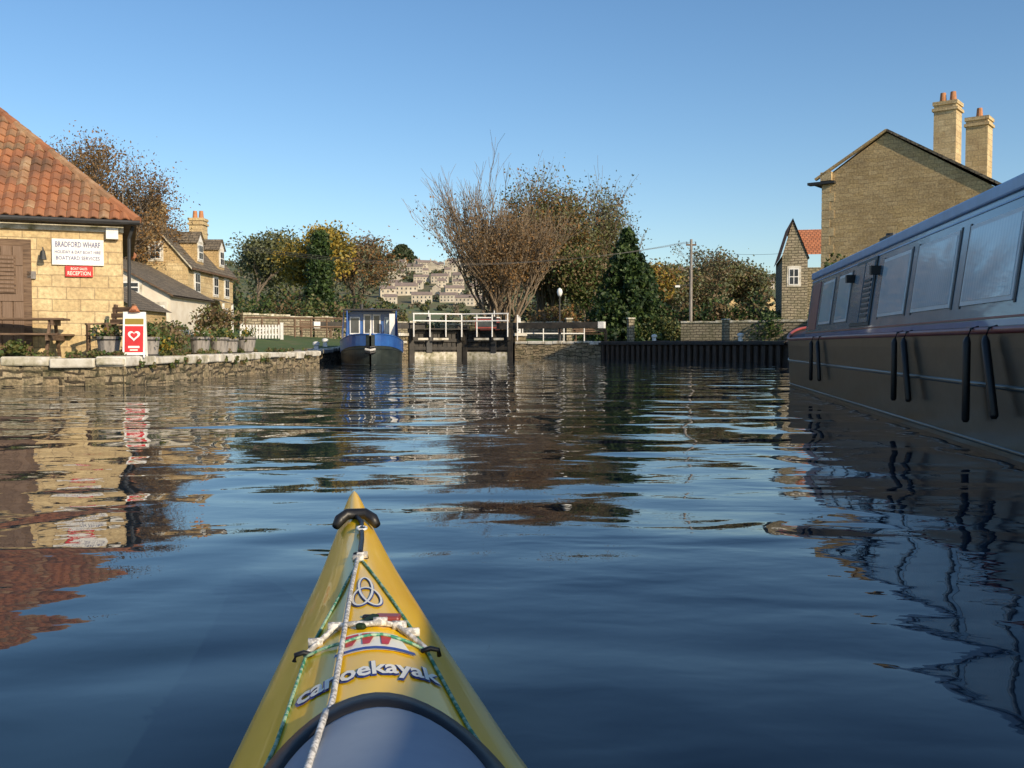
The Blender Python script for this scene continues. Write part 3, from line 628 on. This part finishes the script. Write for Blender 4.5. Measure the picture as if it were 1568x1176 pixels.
mb.loft([[(-.9*k,y,z) for k,z in ((1,.55),(.9,0),(0,-.1),(-.9,0),(-1,.55))] for y,_ in ((0,0),(7,0))],'maroon'); mb.box(-.75,.75,.6,6,.5,1.35,'maroon'); mb.box(-.6,.6,.57,.6,.8,1.2,'glass'); mb.box(-.85,.85,.5,6.1,1.35,1.42,'white'); mb.make('hull_and_cabin',E,bevel=.03)

# ------------------------------------------------------------------ street furniture
E=empty('street_lamp',(2.65,54.5,.93)); mb=MB(); mb.tube([(0,0,0),(0,0,.5),(0,0,.52),(0,0,2.5)],[.09,.08,.05,.04],'iron',8); mb.make('post',E)
mb=MB(); rows=[(2.5,.06),(2.6,.12),(2.75,.16),(2.9,.12),(2.98,.02)]
mb.tube([(0,0,q[0]) for q in rows],[q[1] for q in rows],'white',12); mb.make('lantern',E,smooth=True)
E=empty('utility_pole',(11.3,62,1)); mb=MB(); mb.tube([(0,0,-.3),(0,0,6.4)],[.12,.08],'pot',8); mb.box(-.32,.32,-.05,.05,6.0,6.1,'wood')
for k in (-.28,0,.28): mb.tube([(k,0,6.1),(k,0,6.25)],.03,'iron',6)
mb.box(-.9,-.1,-.04,.04,3.5,3.55,'iron'); mb.box(-1.0,-.7,-.1,.1,3.38,3.5,'white'); mb.make('pole',E)
E=empty('antenna_pole',(-19.2,48.6,0)); mb=MB(); mb.tube([(0,0,.5),(0,0,8.6)],[.06,.035],'pot',6); mb.box(-.5,.5,-.02,.02,8.3,8.34,'iron'); 
for k in range(5): mb.box(-.5+k*.25-.01,-.5+k*.25+.01,-.3,.3,8.34,8.36,'iron')
mb.make('pole',E)
mb=MB()
def wire(a,b,sag): 
    a=Vector(a);b=Vector(b); mb.tube([a.lerp(b,t/14)-Vector((0,0,sag*4*(t/14)*(1-t/14))) for t in range(15)],.010,'iron',3,cap=False)
for k in (-.28,0,.28): wire((11.3+k,62,7.25),(-17,57,6.6+.4*k),1.3)
wire((11.3,62,6.8),(18,60,6.5),.3); mb.make('overhead_wires')
def bench(name,x,y,rot,w=1.6,mat='wood',h=.45,back=True):
    E=empty(name,(x,y,landz(x,y)+.02),rot); mb=MB()
    for i in range(4): mb.box(-w/2,w/2,-.25+i*.13,-.14+i*.13,h-.03,h,mat)
    mb.make('seat',E,bevel=.005); mb=MB()
    for i in range(4): mb.beam((-w/2,.3+i*.03,h+.14+i*.12),(w/2,.3+i*.03,h+.14+i*.12),.025,.09,mat)
    mb.make('backrest',E,bevel=.005); mb=MB()
    for sx_ in (-w/2+.06,w/2-.06):
        mb.beam((sx_,-.22,0),(sx_,-.22,h+.2),.07,.06,mat); mb.beam((sx_,.27,0),(sx_,.42,h+.6),.07,.06,mat); mb.beam((sx_,-.27,h+.2),(sx_,.33,h+.22),.07,.035,mat)
    mb.make('legs_and_arms',E,bevel=.005)
bench('park_bench',4.6,57.3,R(5),1.9); bench('park_bench',3.6,58.6,R(-5),1.7)
bench('garden_chair',-7.85,19.0,R(-30),.66); bench('park_bench',-11.4,57,R(20),1.8)
def picnic(name,x,y,rot):
    E=empty(name,(x,y,landz(x,y)+.02),rot); mb=MB()
    for i in range(5): mb.box(-.95,.95,-.36+i*.15,-.23+i*.15,.72,.76,'wood')
    mb.make('table_top',E,bevel=.005); mb=MB()
    for s_ in (-1,1):
        for i in range(2): mb.box(-.95,.95,s_*.72-.13+i*.135,s_*.72-.01+i*.135,.43,.465,'wood')
    mb.make('seats',E,bevel=.005); mb=MB()
    for sx_ in (-.7,.7):
        for s_ in (-1,1): mb.beam((sx_,s_*.62,0),(sx_,s_*.22,.72),.05,.1,'wood')
        mb.box(sx_+.03,sx_+.08,-.85,.85,.33,.43,'wood'); mb.box(sx_+.03,sx_+.08,-.36,.36,.62,.72,'wood')
    mb.make('legs',E,bevel=.005)
picnic('picnic_table',-9.5,18.65,R(14)); 
def tub(x,y,s,flower):
    E=empty('flower_tub',(x,y,.5)); mb=MB(); h=.42*s
    rows=[[( (.17+.05*k)*s*math.cos(t)*(1+.03*(i%2)),(.17+.05*k)*s*math.sin(t)*(1+.03*(i%2)),h*k) for i,t in enumerate([2*math.pi*q/28 for q in range(28)])] for k in (0,.5,1)]
    mb.loft(rows,'pot',True); mb.face([(.2*s*math.cos(2*math.pi*q/20),.2*s*math.sin(2*math.pi*q/20),h-.04) for q in range(20)],'darkwood')
    for zz in (.12,.85): mb.tube([((.185+.05*zz)*s*math.cos(2*math.pi*q/24),(.185+.05*zz)*s*math.sin(2*math.pi*q/24),h*zz) for q in range(25)],.012,'iron',5,cap=False)
    mb.make('tub',E); mb=MB(); n=170
    q=np.random.normal(size=(n,3))*np.array([.11,.11,.08])*s*1.1+np.array([0,0,h+.06]); mb.leaves(q,.075,['g1','g3',flower],[.5,.3,.2]); mb.make('plants',E,uv=False)
tub(-7.72,18.75,.98,'y1'); tub(-7.35,19.8,.98,'g1'); tub(-7.45,23.4,1.05,'o1'); tub(-7.35,24.6,1.05,'g3'); tub(-7.4,27.3,1.15,'y1'); tub(-7.55,26.2,1.0,'y1')
E=empty('pavement_sign',(-7.1,18.45,.51),R(12))
for s_ in (-1,1):
    T=Matrix.Translation((0,s_*.17,0))@Matrix.Rotation(R(10*s_),4,'X'); mb=MB()
    mb.box(-.2,.2,-.012,.012,.05,.87,'white',T); mb.box(-.165,.165,-.016 if s_<0 else .0125,-.0125 if s_<0 else .016,.10,.60,'red',T); mb.box(-.165,.165,-.016 if s_<0 else .0125,-.0125 if s_<0 else .016,.63,.74,'y1',T)
    mb.box(-.2,-.17,-.015,.015,0,.05,'white',T); mb.box(.17,.2,-.015,.015,0,.05,'white',T)
    if s_<0:
        hp=[]; 
        for k in range(40):
            t=2*math.pi*k/40; hp.append((.0068*16*math.sin(t)**3,.0068*(13*math.cos(t)-5*math.cos(2*t)-2*math.cos(3*t)-math.cos(4*t))))
        mb.face([T@Vector((a,-.019,.42+b)) for a,b in hp],'white'); mb.face([T@Vector((a*.6,-.022,.42+b*.6)) for a,b in hp],'red')
        mb.box(-.1,.1,-.02,-.0165,.18,.22,'cream',T); mb.box(-.07,.07,-.02,-.0165,.13,.155,'cream',T)
        mb.tube([T@Vector((.0,-.02,.86)),T@Vector((0,-.02,.98))],[.11,.04],'orange',12)
    mb.make('panel',E,bevel=.003)
E=empty('white_picket_fence',(-11.9,46.5,landz(-11.9,46.5))); mb=MB()
for i in range(12): mb.box(-.85+i*.15,-.77+i*.15,-.02,.02,.05,.7,'white')
mb.box(-.9,.9,.02,.05,.2,.28,'white'); mb.box(-.9,.9,.02,.05,.5,.58,'white'); mb.beam((-.85,.06,.2),(.85,.06,.6),.03,.08,'white'); mb.box(-1,-.88,-.06,.06,0,.8,'white'); mb.box(.92,1.04,-.06,.06,0,.8,'white'); mb.make('pickets',E)
for (x,y) in ((7.3,50.3),(10.4,44.6),(-7.9,39.5),(-8.4,44),(-7.9,48)):
    E=empty('mooring_bollard',(x,y,landz(x,y))); mb=MB(); mb.tube([(0,0,-.05),(0,0,.2),(0,0,.22),(0,0,.32),(0,0,.36)],[.11,.09,.14,.14,.05],'white',12); mb.make('bollard',E,smooth=False)
for (x,y,h,w) in ((6.6,54.5,1.25,.17),(3.3,57.0,1.3,.17),(3.05,57.2,.9,.14),(12,55,1.2,.17)):
    E=empty('timber_post',(x,y,landz(x,y)),.2); mb=MB(); mb.box(-w,w,-w,w,-.1,h,'drystone'); mb.box(-w-.04,w+.04,-w-.04,w+.04,h,h+.08,'pale2'); mb.make('post',E,bevel=.02)
railing('wooden_fence',(-13.6,50),(-9.0,52),.9,6,None,'wood',.05)
def shrub(name,x,y,r,h,mats,size=.1,n=600,seed=1):
    z=landz(x,y); clumps(name,[(x+random.uniform(-.2,.2)*r,y,z+h*.25,r,h*.7) for _ in range(3)],size,mats,n//3,seed)
shrub('shrub',-8.9,24.6,.6,.75,['g3','b1','g1'],.08,1300,50); shrub('shrub',-8.1,22.3,.45,.6,['g1','y1'],.08,600,51); shrub('shrub',-9.6,19.0,.3,.4,['g1','g3'],.07,400,52)
shrub('shrub',-9.9,28.3,.8,.9,['b1','g3'],.1,900,53); shrub('shrub',-13,36,1.1,1.2,['g1','g3','b1'],.12,1100,54); shrub('shrub',-13.2,44.0,1.2,1.7,['g3','b1'],.14,1200,55)
shrub('shrub',-8.5,20.9,.35,1.1,['b1','g1'],.08,500,56); shrub('shrub',15.3,57.5,1.2,2.0,['g2','g1'],.15,1300,57); shrub('shrub',12.6,37.8,1.2,3.6,['g1','g2','g3'],.14,3000,58); shrub('shrub',9.0,62,1.6,1.8,['g2','g3'],.16,1300,59)
shrub('shrub',-8.7,62,1.0,1.0,['b1','g3'],.15,700,60); shrub('shrub',3.5,72,2.5,2.6,['b1','o1','g3'],.2,2200,61); shrub('shrub',-3,88,4,2.0,['b1','g3','hz1'],.25,2200,62); shrub('shrub',-1,74,2.2,1.8,['b1','o1','g3'],.18,2400,64)
it=[]
for k in range(70):
    y=17.7+random.random()**1.5*15; x=-6.96+(y-17.6)*.027-random.uniform(.35,1.1)
    it.append((x,y,.53,.12,.14))
for k in range(40): it.append((random.uniform(-12,-7.2),random.uniform(18.1,18.5),.52,.13,.12))
for k in range(26):
    y=18+random.random()*14; it.append((-6.95+(y-17.6)*.027,y,.3+random.random()*.15,.07,.1))
clumps('quayside_weeds',it,.06,['g1','g3','b1'],45,63)

# ------------------------------------------------------------------ narrowboats
def hull(E,beam,y0,y1,bowlen,zg,zbow,mat,strake):
    rows=[]; xc=beam/2
    ys_=[y0,y0+.6]+list(np.linspace(y0+1.2,y1-bowlen,10))+list(y1-bowlen+bowlen*np.linspace(.05,1,18))
    for y in ys_:
        t=max(0,(y-(y1-bowlen))/bowlen); hb=xc*max(.03,(1-t**2.1)**.75) if t>0 else xc
        z=zg+(zbow-zg)*sm(t*1.1)
        rows.append([(xc-hb,y,z),(xc-hb,y,z-.12),(xc-hb*.985,y,z*.55),(xc-hb*.96,y,.0),(xc-hb*.93,y-(t*.25),-.45),(xc+hb*.93,y-(t*.25),-.45),(xc+hb*.96,y,.0),(xc+hb*.985,y,z*.55),(xc+hb,y,z-.12),(xc+hb,y,z)])
    mb=MB(); mb.loft(rows,mat); mb.face([r for r in rows[0]][::-1],mat)
    mb.loft([[(r[0][0],r[0][1],r[0][2]-.04),(r[-1][0],r[-1][1],r[-1][2]-.04)] for r in rows],'iron')
    mb.make('hull',E,smooth=False)
    mb=MB()
    for side in (0,-1):
        mb.tube([r[side] for r in rows],.028,strake,6); mb.tube([(r[2 if side==0 else 7][0],r[2 if side==0 else 7][1],r[2][2]) for r in rows],.02,mat,6)
        mb.tube([(r[3 if side==0 else 6][0],r[3][1],r[3][2]+.05) for r in rows],.016,mat,6)
    mb.make('rubbing_strakes',E,smooth=True)
E=empty('narrowboat',(2.25,0,0),-math.atan2(.153,.988))
hull(E,2.1,-4,19.9,2.2,.85,1.1,'hull','maroon')
cx0,cx1=.11,.24; zb,zt=.86,1.88
def sx2(z): return cx0+(cx1-cx0)*(z-zb)/(zt-zb)
ye0,ye1=-3.0,16.6
mb=MB(); prof=[(cx0,zb),(cx1,zt),(.45,1.94),(1.05,1.97),(1.65,1.94),(2.1-cx1,zt),(2.1-cx0,zb)]
rows=[[(x,y,z) for x,z in prof] for y in (ye0,ye1)]
for seg in range(6):
    mb.loft([[rows[0][seg],rows[0][seg+1]],[rows[1][seg],rows[1][seg+1]]],'cab' if seg in(0,5) else 'cabroof')
mb.face(rows[0],'cab'); mb.face(rows[1][::-1],'cab'); mb.make('cabin',E,merge=True)
mb=MB()
for s_ in (0,1):
    a,b_=(cx1-.03,cx1+.05) if s_==0 else (2.1-cx1-.05,2.1-cx1+.03)
    mb.box(a,b_,ye0-.02,ye1+.02,zt-.05,zt+.055,'rail')
mb.make('roof_edge_rails',E,bevel=.015)
def sidequad(mb,y0,y1,z0,z1,off,mat):
    a=(sx2(z0)-off,y0,z0);b=(sx2(z0)-off,y1,z0);c=(sx2(z1)-off,y1,z1);d=(sx2(z1)-off,y0,z1)
    mb.face([a,d,c,b],mat)
    a2,b2,c2,d2=[(p_[0]+off+.005,p_[1],p_[2]) for p_ in (a,b,c,d)]
    mb.face([a,a2,d2,d],mat);mb.face([b,c,c2,b2],mat);mb.face([d,d2,c2,c],mat);mb.face([a,b,b2,a2],mat)
wins=[(-2.0,-.8),(-.5,.7),(1.1,2.3),(2.6,3.8),(4.9,6.3),(6.8,8.0),(8.3,9.6),(9.9,11.1),(13.0,13.9),(14.3,15.3)]
fr=MB();gl=MB()
for a,b in wins:
    z0,z1=1.06,1.70
    sidequad(fr,a,b,z0,z1,.012,'alu'); sidequad(gl,a+.04,b-.04,z0+.035,z1-.035,.016,'curt')
    sidequad(gl,a-.05,a-.012,z0-.02,z1+.02,.006,'iron'); sidequad(gl,b+.012,b+.05,z0-.02,z1+.02,.006,'iron')
fr.make('window_frames',E); gl.make('window_panes',E)
mb=MB()
sidequad(mb,11.5,12.7,.98,1.78,.015,'iron'); sidequad(mb,11.56,12.05,1.02,1.74,.025,'cab'); sidequad(mb,12.11,12.64,1.02,1.74,.025,'cab')
for i in range(8): sidequad(mb,11.6,12.0,1.08+i*.06,1.11+i*.06,.035,'iron')
sidequad(mb,ye0,ye1,.885,.93,.006,'navy'); sidequad(mb,ye0,ye1,.94,.955,.007,'maroon'); sidequad(mb,ye0,ye1,1.775,1.79,.007,'rail')
sidequad(mb,15.6,16.4,.99,1.74,.008,'maroon')
for yy in (11.35,12.85): mb.box(.1,.26,yy-.05,yy+.05,1.55,1.65,'black')
mb.make('side_hatch_and_lining',E)
mb=MB()
mb.loft([[(.24,16.61,.9),(.3,16.61,1.78),(1.05,16.61,1.93),(1.8,16.61,1.78),(1.86,16.61,.9)],[(.26,17.2,.92),(.38,17.15,1.62),(1.05,17.15,1.76),(1.72,17.15,1.62),(1.84,17.2,.92)],[(.3,17.9,1.0),(.45,17.8,1.3),(1.05,17.8,1.4),(1.65,17.8,1.3),(1.8,17.9,1.0)],[(.7,18.9,1.05),(.8,18.9,1.07),(1.05,18.9,1.08),(1.3,18.9,1.07),(1.4,18.9,1.05)]],'maroon'); mb.make('cratch_cover',E,smooth=True)
mb=MB()
for yy,ll,dx in ((14.7,.52,0),(14.1,.5,-.2),(9.4,.52,0),(9.05,.5,-.22),(7.15,.55,0),(6.75,.48,-.22),(4,.5,0),(1.5,.5,0)):  # slanted ones stand for shadow/reflection of the upright fenders, built as solid tubes
    mb.tube([(.02,yy,.88),(-.035,yy,.865),(-.055,yy,.80)],.009,'black',6); mb.tube([(-.055,yy,.81),(-.06,yy+dx*.08,.77),(-.06,yy+dx,.76-ll),(-.06,yy+dx,.74-ll)],[.014,.028,.028,.016],'black',10)
mb.make('fenders_and_shadows',E,smooth=True)
mb=MB(); 
for yy in (3,7.5,12.5): mb.tube([(1.05,yy,1.95),(1.05,yy,2.06),(1.05,yy,2.08)],[.09,.09,.14],'iron',12)
mb.tube([(.6,12.6,1.92),(.6,12.6,2.15)],[.08,.07],'iron',12); mb.box(.33,.45,11.6,12.0,1.92,2.02,'black'); mb.make('roof_vents',E)

phi=R(6.8); an=math.pi+phi; bw=Vector((-4.92,34.0)); LB=9.8; BW=2.3
yd=Vector((-math.sin(an),math.cos(an))); xd=Vector((math.cos(an),math.sin(an))); l0=bw-xd*(BW/2)-yd*LB
E=empty('blue_narrowboat',(l0.x,l0.y,0),an)
hull(E,BW,0,LB,2.4,.85,1.12,'hull','navy')
hb_=BW/2
mb=MB(); rowsb=[]
for t in np.linspace(0,.97,14):
    y=LB-2.4+2.4*t; hb=hb_*max(.03,(1-t**2.1)**.75)+.012; z=.85+.27*sm(t*1.1); rowsb.append(((hb_-hb,y,z-.02),(hb_-hb,y,z-.40),(hb_+hb,y,z-.40),(hb_+hb,y,z-.02)))
mb.loft([[r[0],r[1]] for r in rowsb],'navy'); mb.loft([[r[3],r[2]] for r in rowsb],'navy'); mb.make('bow_panels',E)
y=LB-2.9; x0,x1=.14,BW-.14
sec=[(x0,.85),(x0+.1,1.95),(x0+.45,2.06),(hb_,2.12),(x1-.45,2.06),(x1-.1,1.95),(x1,.85)]
mb=MB(); mb.loft([[(a_,q,z) for a_,z in sec] for q in (.8,y)],'navy'); mb.make('cabin',E)
mb=MB(); mb.face([(a_,y,z) for a_,z in sec],'navy')
mb.box(.3,.70,y+.01,y+.04,1.15,1.8,'alu'); mb.box(.36,.64,y+.04,y+.05,1.2,1.75,'curt')
mb.box(.83,1.13,y+.01,y+.05,.95,1.9,'white'); mb.box(1.17,1.47,y+.01,y+.05,.95,1.9,'white'); mb.box(.88,1.08,y+.05,y+.06,1.2,1.84,'glass'); mb.box(1.22,1.42,y+.05,y+.06,1.2,1.84,'glass')
mb.box(1.6,1.98,y+.01,y+.04,1.15,1.8,'alu'); mb.box(1.64,1.94,y+.04,y+.05,1.2,1.75,'glass'); mb.box(.2,BW-.2,y,y+.06,1.08,1.12,'cream'); mb.make('cabin_front',E)
mb=MB(); mb.box(.1,BW-.1,y-.1,y+.7,2.02,2.08,'iron')
for xx in (.25,BW-.25): mb.tube([(xx,y+.65,.9),(xx,y+.65,2.02)],.03,'navy',6)
mb.face([(.12,y+.7,2.0),(.12,y+.0,2.0),(.08,y,1.0),(.1,y+1.7,1.05)],'navy'); mb.face([(BW-.12,y+.7,2.0),(BW-.12,y,2.0),(BW-.08,y,1.0),(BW-.1,y+1.7,1.05)],'navy')
mb.box(.3,.5,y+.72,y+.74,1.1,1.9,'white')
mb.box(.4,1.8,2,4.5,2.1,2.2,'wood'); mb.tube([(1.6,5,2.05),(1.6,5,2.35)],.07,'iron',10); mb.make('canopy_and_roof_gear',E)
mb=MB(); 
for dz_ in (0,.1,.2): mb.tube([(hb_-.17,LB+.05,.7-dz_),(hb_,LB+.12,.66-dz_),(hb_+.17,LB+.05,.7-dz_)],.045,'cordw' if dz_==.1 else 'black',8)
mb.tube([(hb_,LB-.2,1.05),(hb_,LB-.2,1.3)],.03,'cream',8); mb.make('bow_fender',E)

# ------------------------------------------------------------------ kayak
SS=[-2.45,-2.2,-1.5,-.8,0,.5,.9,1.25,1.68,2.22,2.55,2.66,2.72,2.745]
HB=[.01,.06,.18,.26,.29,.275,.235,.187,.138,.078,.044,.034,.024,.008]
ZS=[.30,.27,.23,.21,.20,.20,.205,.21,.225,.25,.278,.295,.31,.325]
CH=[.02,.03,.05,.07,.09,.10,.10,.095,.085,.06,.045,.042,.036,.02]
KZ=[.15,.0,-.08,-.1,-.1,-.1,-.1,-.095,-.08,-.02,.1,.18,.24,.31]
def ip(A,s):
    w=.06; return float(np.mean([np.interp(s+o,SS,A) for o in (-w,-w/2,0,w/2,w)])) if s<2.5 else float(np.interp(s,SS,A))
def dz(s,t):
    hb=ip(HB,s); q=min(1,abs(t)/hb); return ip(ZS,s)+ip(CH,s)*(1-q**1.9)
K=empty('kayak',(.045,0,0),math.atan2(.176,.984))
mb=MB(); st=list(np.linspace(-2.45,2.4,70))+list(np.linspace(2.43,2.745,16)); rows=[]
Q=[-1,-.93,-.8,-.6,-.4,-.2,-.07,0,.07,.2,.4,.6,.8,.93,1]
for s in st:
    hb=ip(HB,s);zs=ip(ZS,s);kz=ip(KZ,s)
    deck=[(q*hb,s,dz(s,q*hb)) for q in Q]
    bot=[(hb*c_,s,kz+(zs-kz)*h_) for c_,h_ in ((1.0,.93),(.96,.6),(.8,.28),(.45,.08),(0,0),(-.45,.08),(-.8,.28),(-.96,.6),(-1.0,.93))]
    rows.append(deck+bot)
mb.loft(rows,'yellow',True); mb.face(rows[-1],'yellow'); mb.face(rows[0][::-1],'yellow'); mb.make('hull_and_deck',K,smooth=True)
def disc(name,sc_,a,b,prof,mat,n=56):
    mb=MB(); rows=[]
    for r,hh in prof:
        rows.append([(b*r*math.sin(2*math.pi*i/n),sc_+a*r*math.cos(2*math.pi*i/n),dz(sc_+a*r*math.cos(2*math.pi*i/n),b*r*math.sin(2*math.pi*i/n))+hh) for i in range(n)])
    mb.loft(rows,mat,True)
    mb.face([q for q in rows[-1]],mat); return mb.make(name,K,smooth=True)
disc('hatch_rim',1.0,.225,.152,[(1.02,-.004),(1.0,.008),(.97,.014),(.84,.015),(.80,.010),(.78,.004)],'black')
disc('hatch_cover',1.0,.225,.152,[(.785,.005),(.77,.012),(.72,.015),(.5,.02),(.2,.023),(.02,.024)],'hatch')
disc('cockpit_rim',-.12,.46,.235,[(1.03,.0),(1.03,.025),(1.0,.035),(.97,.03)],'black'); disc('spraydeck',-.12,.46,.235,[(.975,.035),(.8,.05),(.4,.08),(.02,.1)],'iron')
def dline(name,pts,r,mat,lift=0):
    out=[]
    for (s0,t0),(s1,t1) in zip(pts,pts[1:]):
        for i in range(8): q=i/8; s=s0+(s1-s0)*q; t=t0+(t1-t0)*q; out.append((t,s,dz(s,t)+r+lift))
    s,t=pts[-1]; out.append((t,s,dz(s,t)+r+lift)); mb=MB(); mb.tube(out,r,mat,7); return mb.make(name,K,smooth=True)
dline('deck_line_port',[(2.02,0),(1.75,-.045),(1.50,-.095),(1.2,-.12),(.95,-.156),(.6,-.19)],.0026,'cordg')
dline('deck_line_starboard',[(2.02,0),(1.75,.045),(1.47,.09),(1.2,.115),(.95,.154),(.6,.19)],.0026,'cordg')
dline('tow_line',[(2.02,-.004),(1.8,-.02),(1.52,-.036),(1.25,-.052),(1.17,-.06)],.0042,'cordw',.004)
dline('tow_line_aft',[(1.17,-.06),(1.0,-.08),(.8,-.10),(.6,-.12)],.0042,'cordw',.018)
dline('deck_bungee',[(1.50,-.095),(1.56,-.05),(1.535,0),(1.55,.045),(1.48,.09)],.0045,'cordw',.002)
dline('deck_bungee_lower',[(1.50,-.095),(1.47,-.04),(1.49,.02),(1.48,.09)],.0025,'cordg',.002)
dline('toggle_cord',[(2.44,.0),(2.38,.012),(2.2,.008),(2.04,0)],.0055,'black',.003)
mb=MB()
z=dz(2.45,0)+.012
mb.tube([(-.050,2.425,z-.026),(-.040,2.44,z-.012),(-.022,2.45,z),(.022,2.45,z),(.040,2.44,z-.012),(.050,2.425,z-.026)],[.010,.015,.014,.014,.015,.010],'black',10)
mb.make('carry_toggle',K,smooth=True)
mb=MB()
for s,t in ((2.03,0),(1.5,-.097),(1.475,.092),(.94,-.158),(.94,.158)):
    z=dz(s,t); mb.tube([(t-.014,s,z),(t-.012,s,z+.010),(t,s,z+.013),(t+.012,s,z+.010),(t+.014,s,z)],.004,'black',6)
for s,t in ((2.03,.004),(2.0,-.005),(1.55,.05),(1.56,-.05),(1.54,.07),(1.53,-.08),(1.545,.02)):
    z=dz(s,t)+.008; mb.tube([(t-.011,s,z),(t+.011,s,z)],[.008,.007],'cordw',8)
z=dz(2.3,0)+.01; mb.tube([(0.01+.011*math.cos(q),2.3+.02*math.sin(q),z) for q in np.linspace(0,2*math.pi,13)],.003,'alu',6)
mb.make('deck_fittings',K,smooth=True)
mb=MB()
def dpatch(mb,poly,off,mat,n=8):
    c=(sum(p_[0] for p_ in poly)/len(poly),sum(p_[1] for p_ in poly)/len(poly)); ring=[]
    for (s0,t0),(s1,t1) in zip(poly,poly[1:]+poly[:1]):
        for i in range(n): ring.append((s0+(s1-s0)*i/n,t0+(t1-t0)*i/n))
    rows=[[(c[1]+(t-c[1])*k,c[0]+(s-c[0])*k,dz(c[0]+(s-c[0])*k,c[1]+(t-c[1])*k)+off) for s,t in ring] for k in (1,.66,.33,.01)]
    mb.loft(rows,mat,True)
dpatch(mb,[(1.51,-.035),(1.51,.045),(1.43,.062),(1.42,-.045)],.0015,'cream')
for a,b in ((-.035,-.015),(-.010,.008),(.018,.034)): dpatch(mb,[(1.50,a),(1.50,b),(1.485,b),(1.45,a+.01),(1.45,a)],.003,'red')
dpatch(mb,[(1.432,-.05),(1.442,.066),(1.430,.067),(1.422,-.052)],.003,'bluetxt')
for w_,mt,of in ((.0034,'bluetxt',.0015),(.0019,'cream',.003)):
    N=72; pts=[]
    for i in range(N+1):
        t=2*math.pi*i/N; pts.append(Vector((math.sin(t)+2*math.sin(2*t),-(math.cos(t)-2*math.cos(2*t)),0)))
    rows=[]
    for i in range(N+1):
        d_=(pts[(i+1)%N]-pts[(i-1)%N]); d_=Vector((d_.x*.009,d_.y*.038,0)).normalized(); nn=Vector((-d_.y,d_.x,0)); P=Vector((pts[i].x*.009+.004,1.74+pts[i].y*.038,0))
        row=[]
        for sg in (-1,1):
            q=P+Vector((nn.x*w_,nn.y*w_*2,0))*sg; row.append((q.x,q.y,dz(q.y,q.x)+of))
        rows.append(row)
    mb.loft(rows,mt)
mb.make('deck_graphics',K)
mb=MB(); z=dz(1.6,.03)
T=Matrix.Translation((.036,1.585,z+.006))@Matrix.Rotation(R(-12),4,'Z'); mb.box(-.024,.018,-.013,.013,-.008,.003,'maroon',T); mb.box(-.044,-.024,-.006,.006,-.006,.003,'black',T); T2=Matrix.Translation((.004,1.565,z+.008))@Matrix.Rotation(R(-25),4,'Z'); mb.box(-.008,.008,-.04,.025,-.006,.004,'g2',T2); mb.make('tow_clip',K,bevel=.004)
for nm,mt,bold,off in (('lettering_outline','bluetxt',.05,.0015),('lettering','cream',.025,.003)):
    me,co=text_mesh('canoekayak',nm,mt,.194 if bold<.03 else .199,.070 if bold<.03 else .080,bold)
    bm=bmesh.new(); bm.from_mesh(me); bmesh.ops.subdivide_edges(bm,edges=[e for e in bm.edges if e.calc_length()>.012],cuts=2); bm.to_mesh(me); bm.free()
    for v_ in me.vertices:
        t=v_.co.x-.003; s=1.335+v_.co.y+v_.co.x*.22; v_.co=(t,s,dz(s,t)+off)
    o=bpy.data.objects.new(nm,me); SC.collection.objects.link(o); o.parent=K

# ------------------------------------------------------------------ light, sky, camera
sd=Vector((.65,-.76,0)).normalized(); el=R(24)
tosun=Vector((sd.x*math.cos(el),sd.y*math.cos(el),math.sin(el)))
W_=bpy.data.worlds.new('World'); SC.world=W_; W_.use_nodes=True; nt=W_.node_tree
bg=nt.nodes['Background']; sk=nt.nodes.new('ShaderNodeTexSky'); sk.sky_type='NISHITA'; sk.sun_disc=False
sk.sun_elevation=el; sk.sun_rotation=math.atan2(sd.x,sd.y); sk.air_density=1.0; sk.dust_density=.7; sk.ozone_density=2.5; sk.altitude=50
hs=nt.nodes.new('ShaderNodeHueSaturation'); hs.inputs['Saturation'].default_value=1.15; nt.links.new(sk.outputs[0],hs.inputs['Color'])
nt.links.new(hs.outputs[0],bg.inputs['Color']); bg.inputs['Strength'].default_value=.15
L=bpy.data.lights.new('sun','SUN'); L.energy=5; L.angle=R(.5); L.color=(1,.83,.60)
lo=bpy.data.objects.new('sun',L); SC.collection.objects.link(lo); lo.rotation_euler=tosun.to_track_quat('Z','Y').to_euler(); lo.location=(20,-20,30)
cam=bpy.data.cameras.new('camera'); co_=bpy.data.objects.new('camera',cam); SC.collection.objects.link(co_); SC.camera=co_
co_.location=(0,0,.75); co_.rotation_euler=(R(90-2.29),0,0); cam.sensor_width=36; cam.lens=34.4; cam.clip_start=.05; cam.clip_end=5000
SC.view_settings.view_transform='Standard'; SC.view_settings.look='None'; SC.view_settings.exposure=0
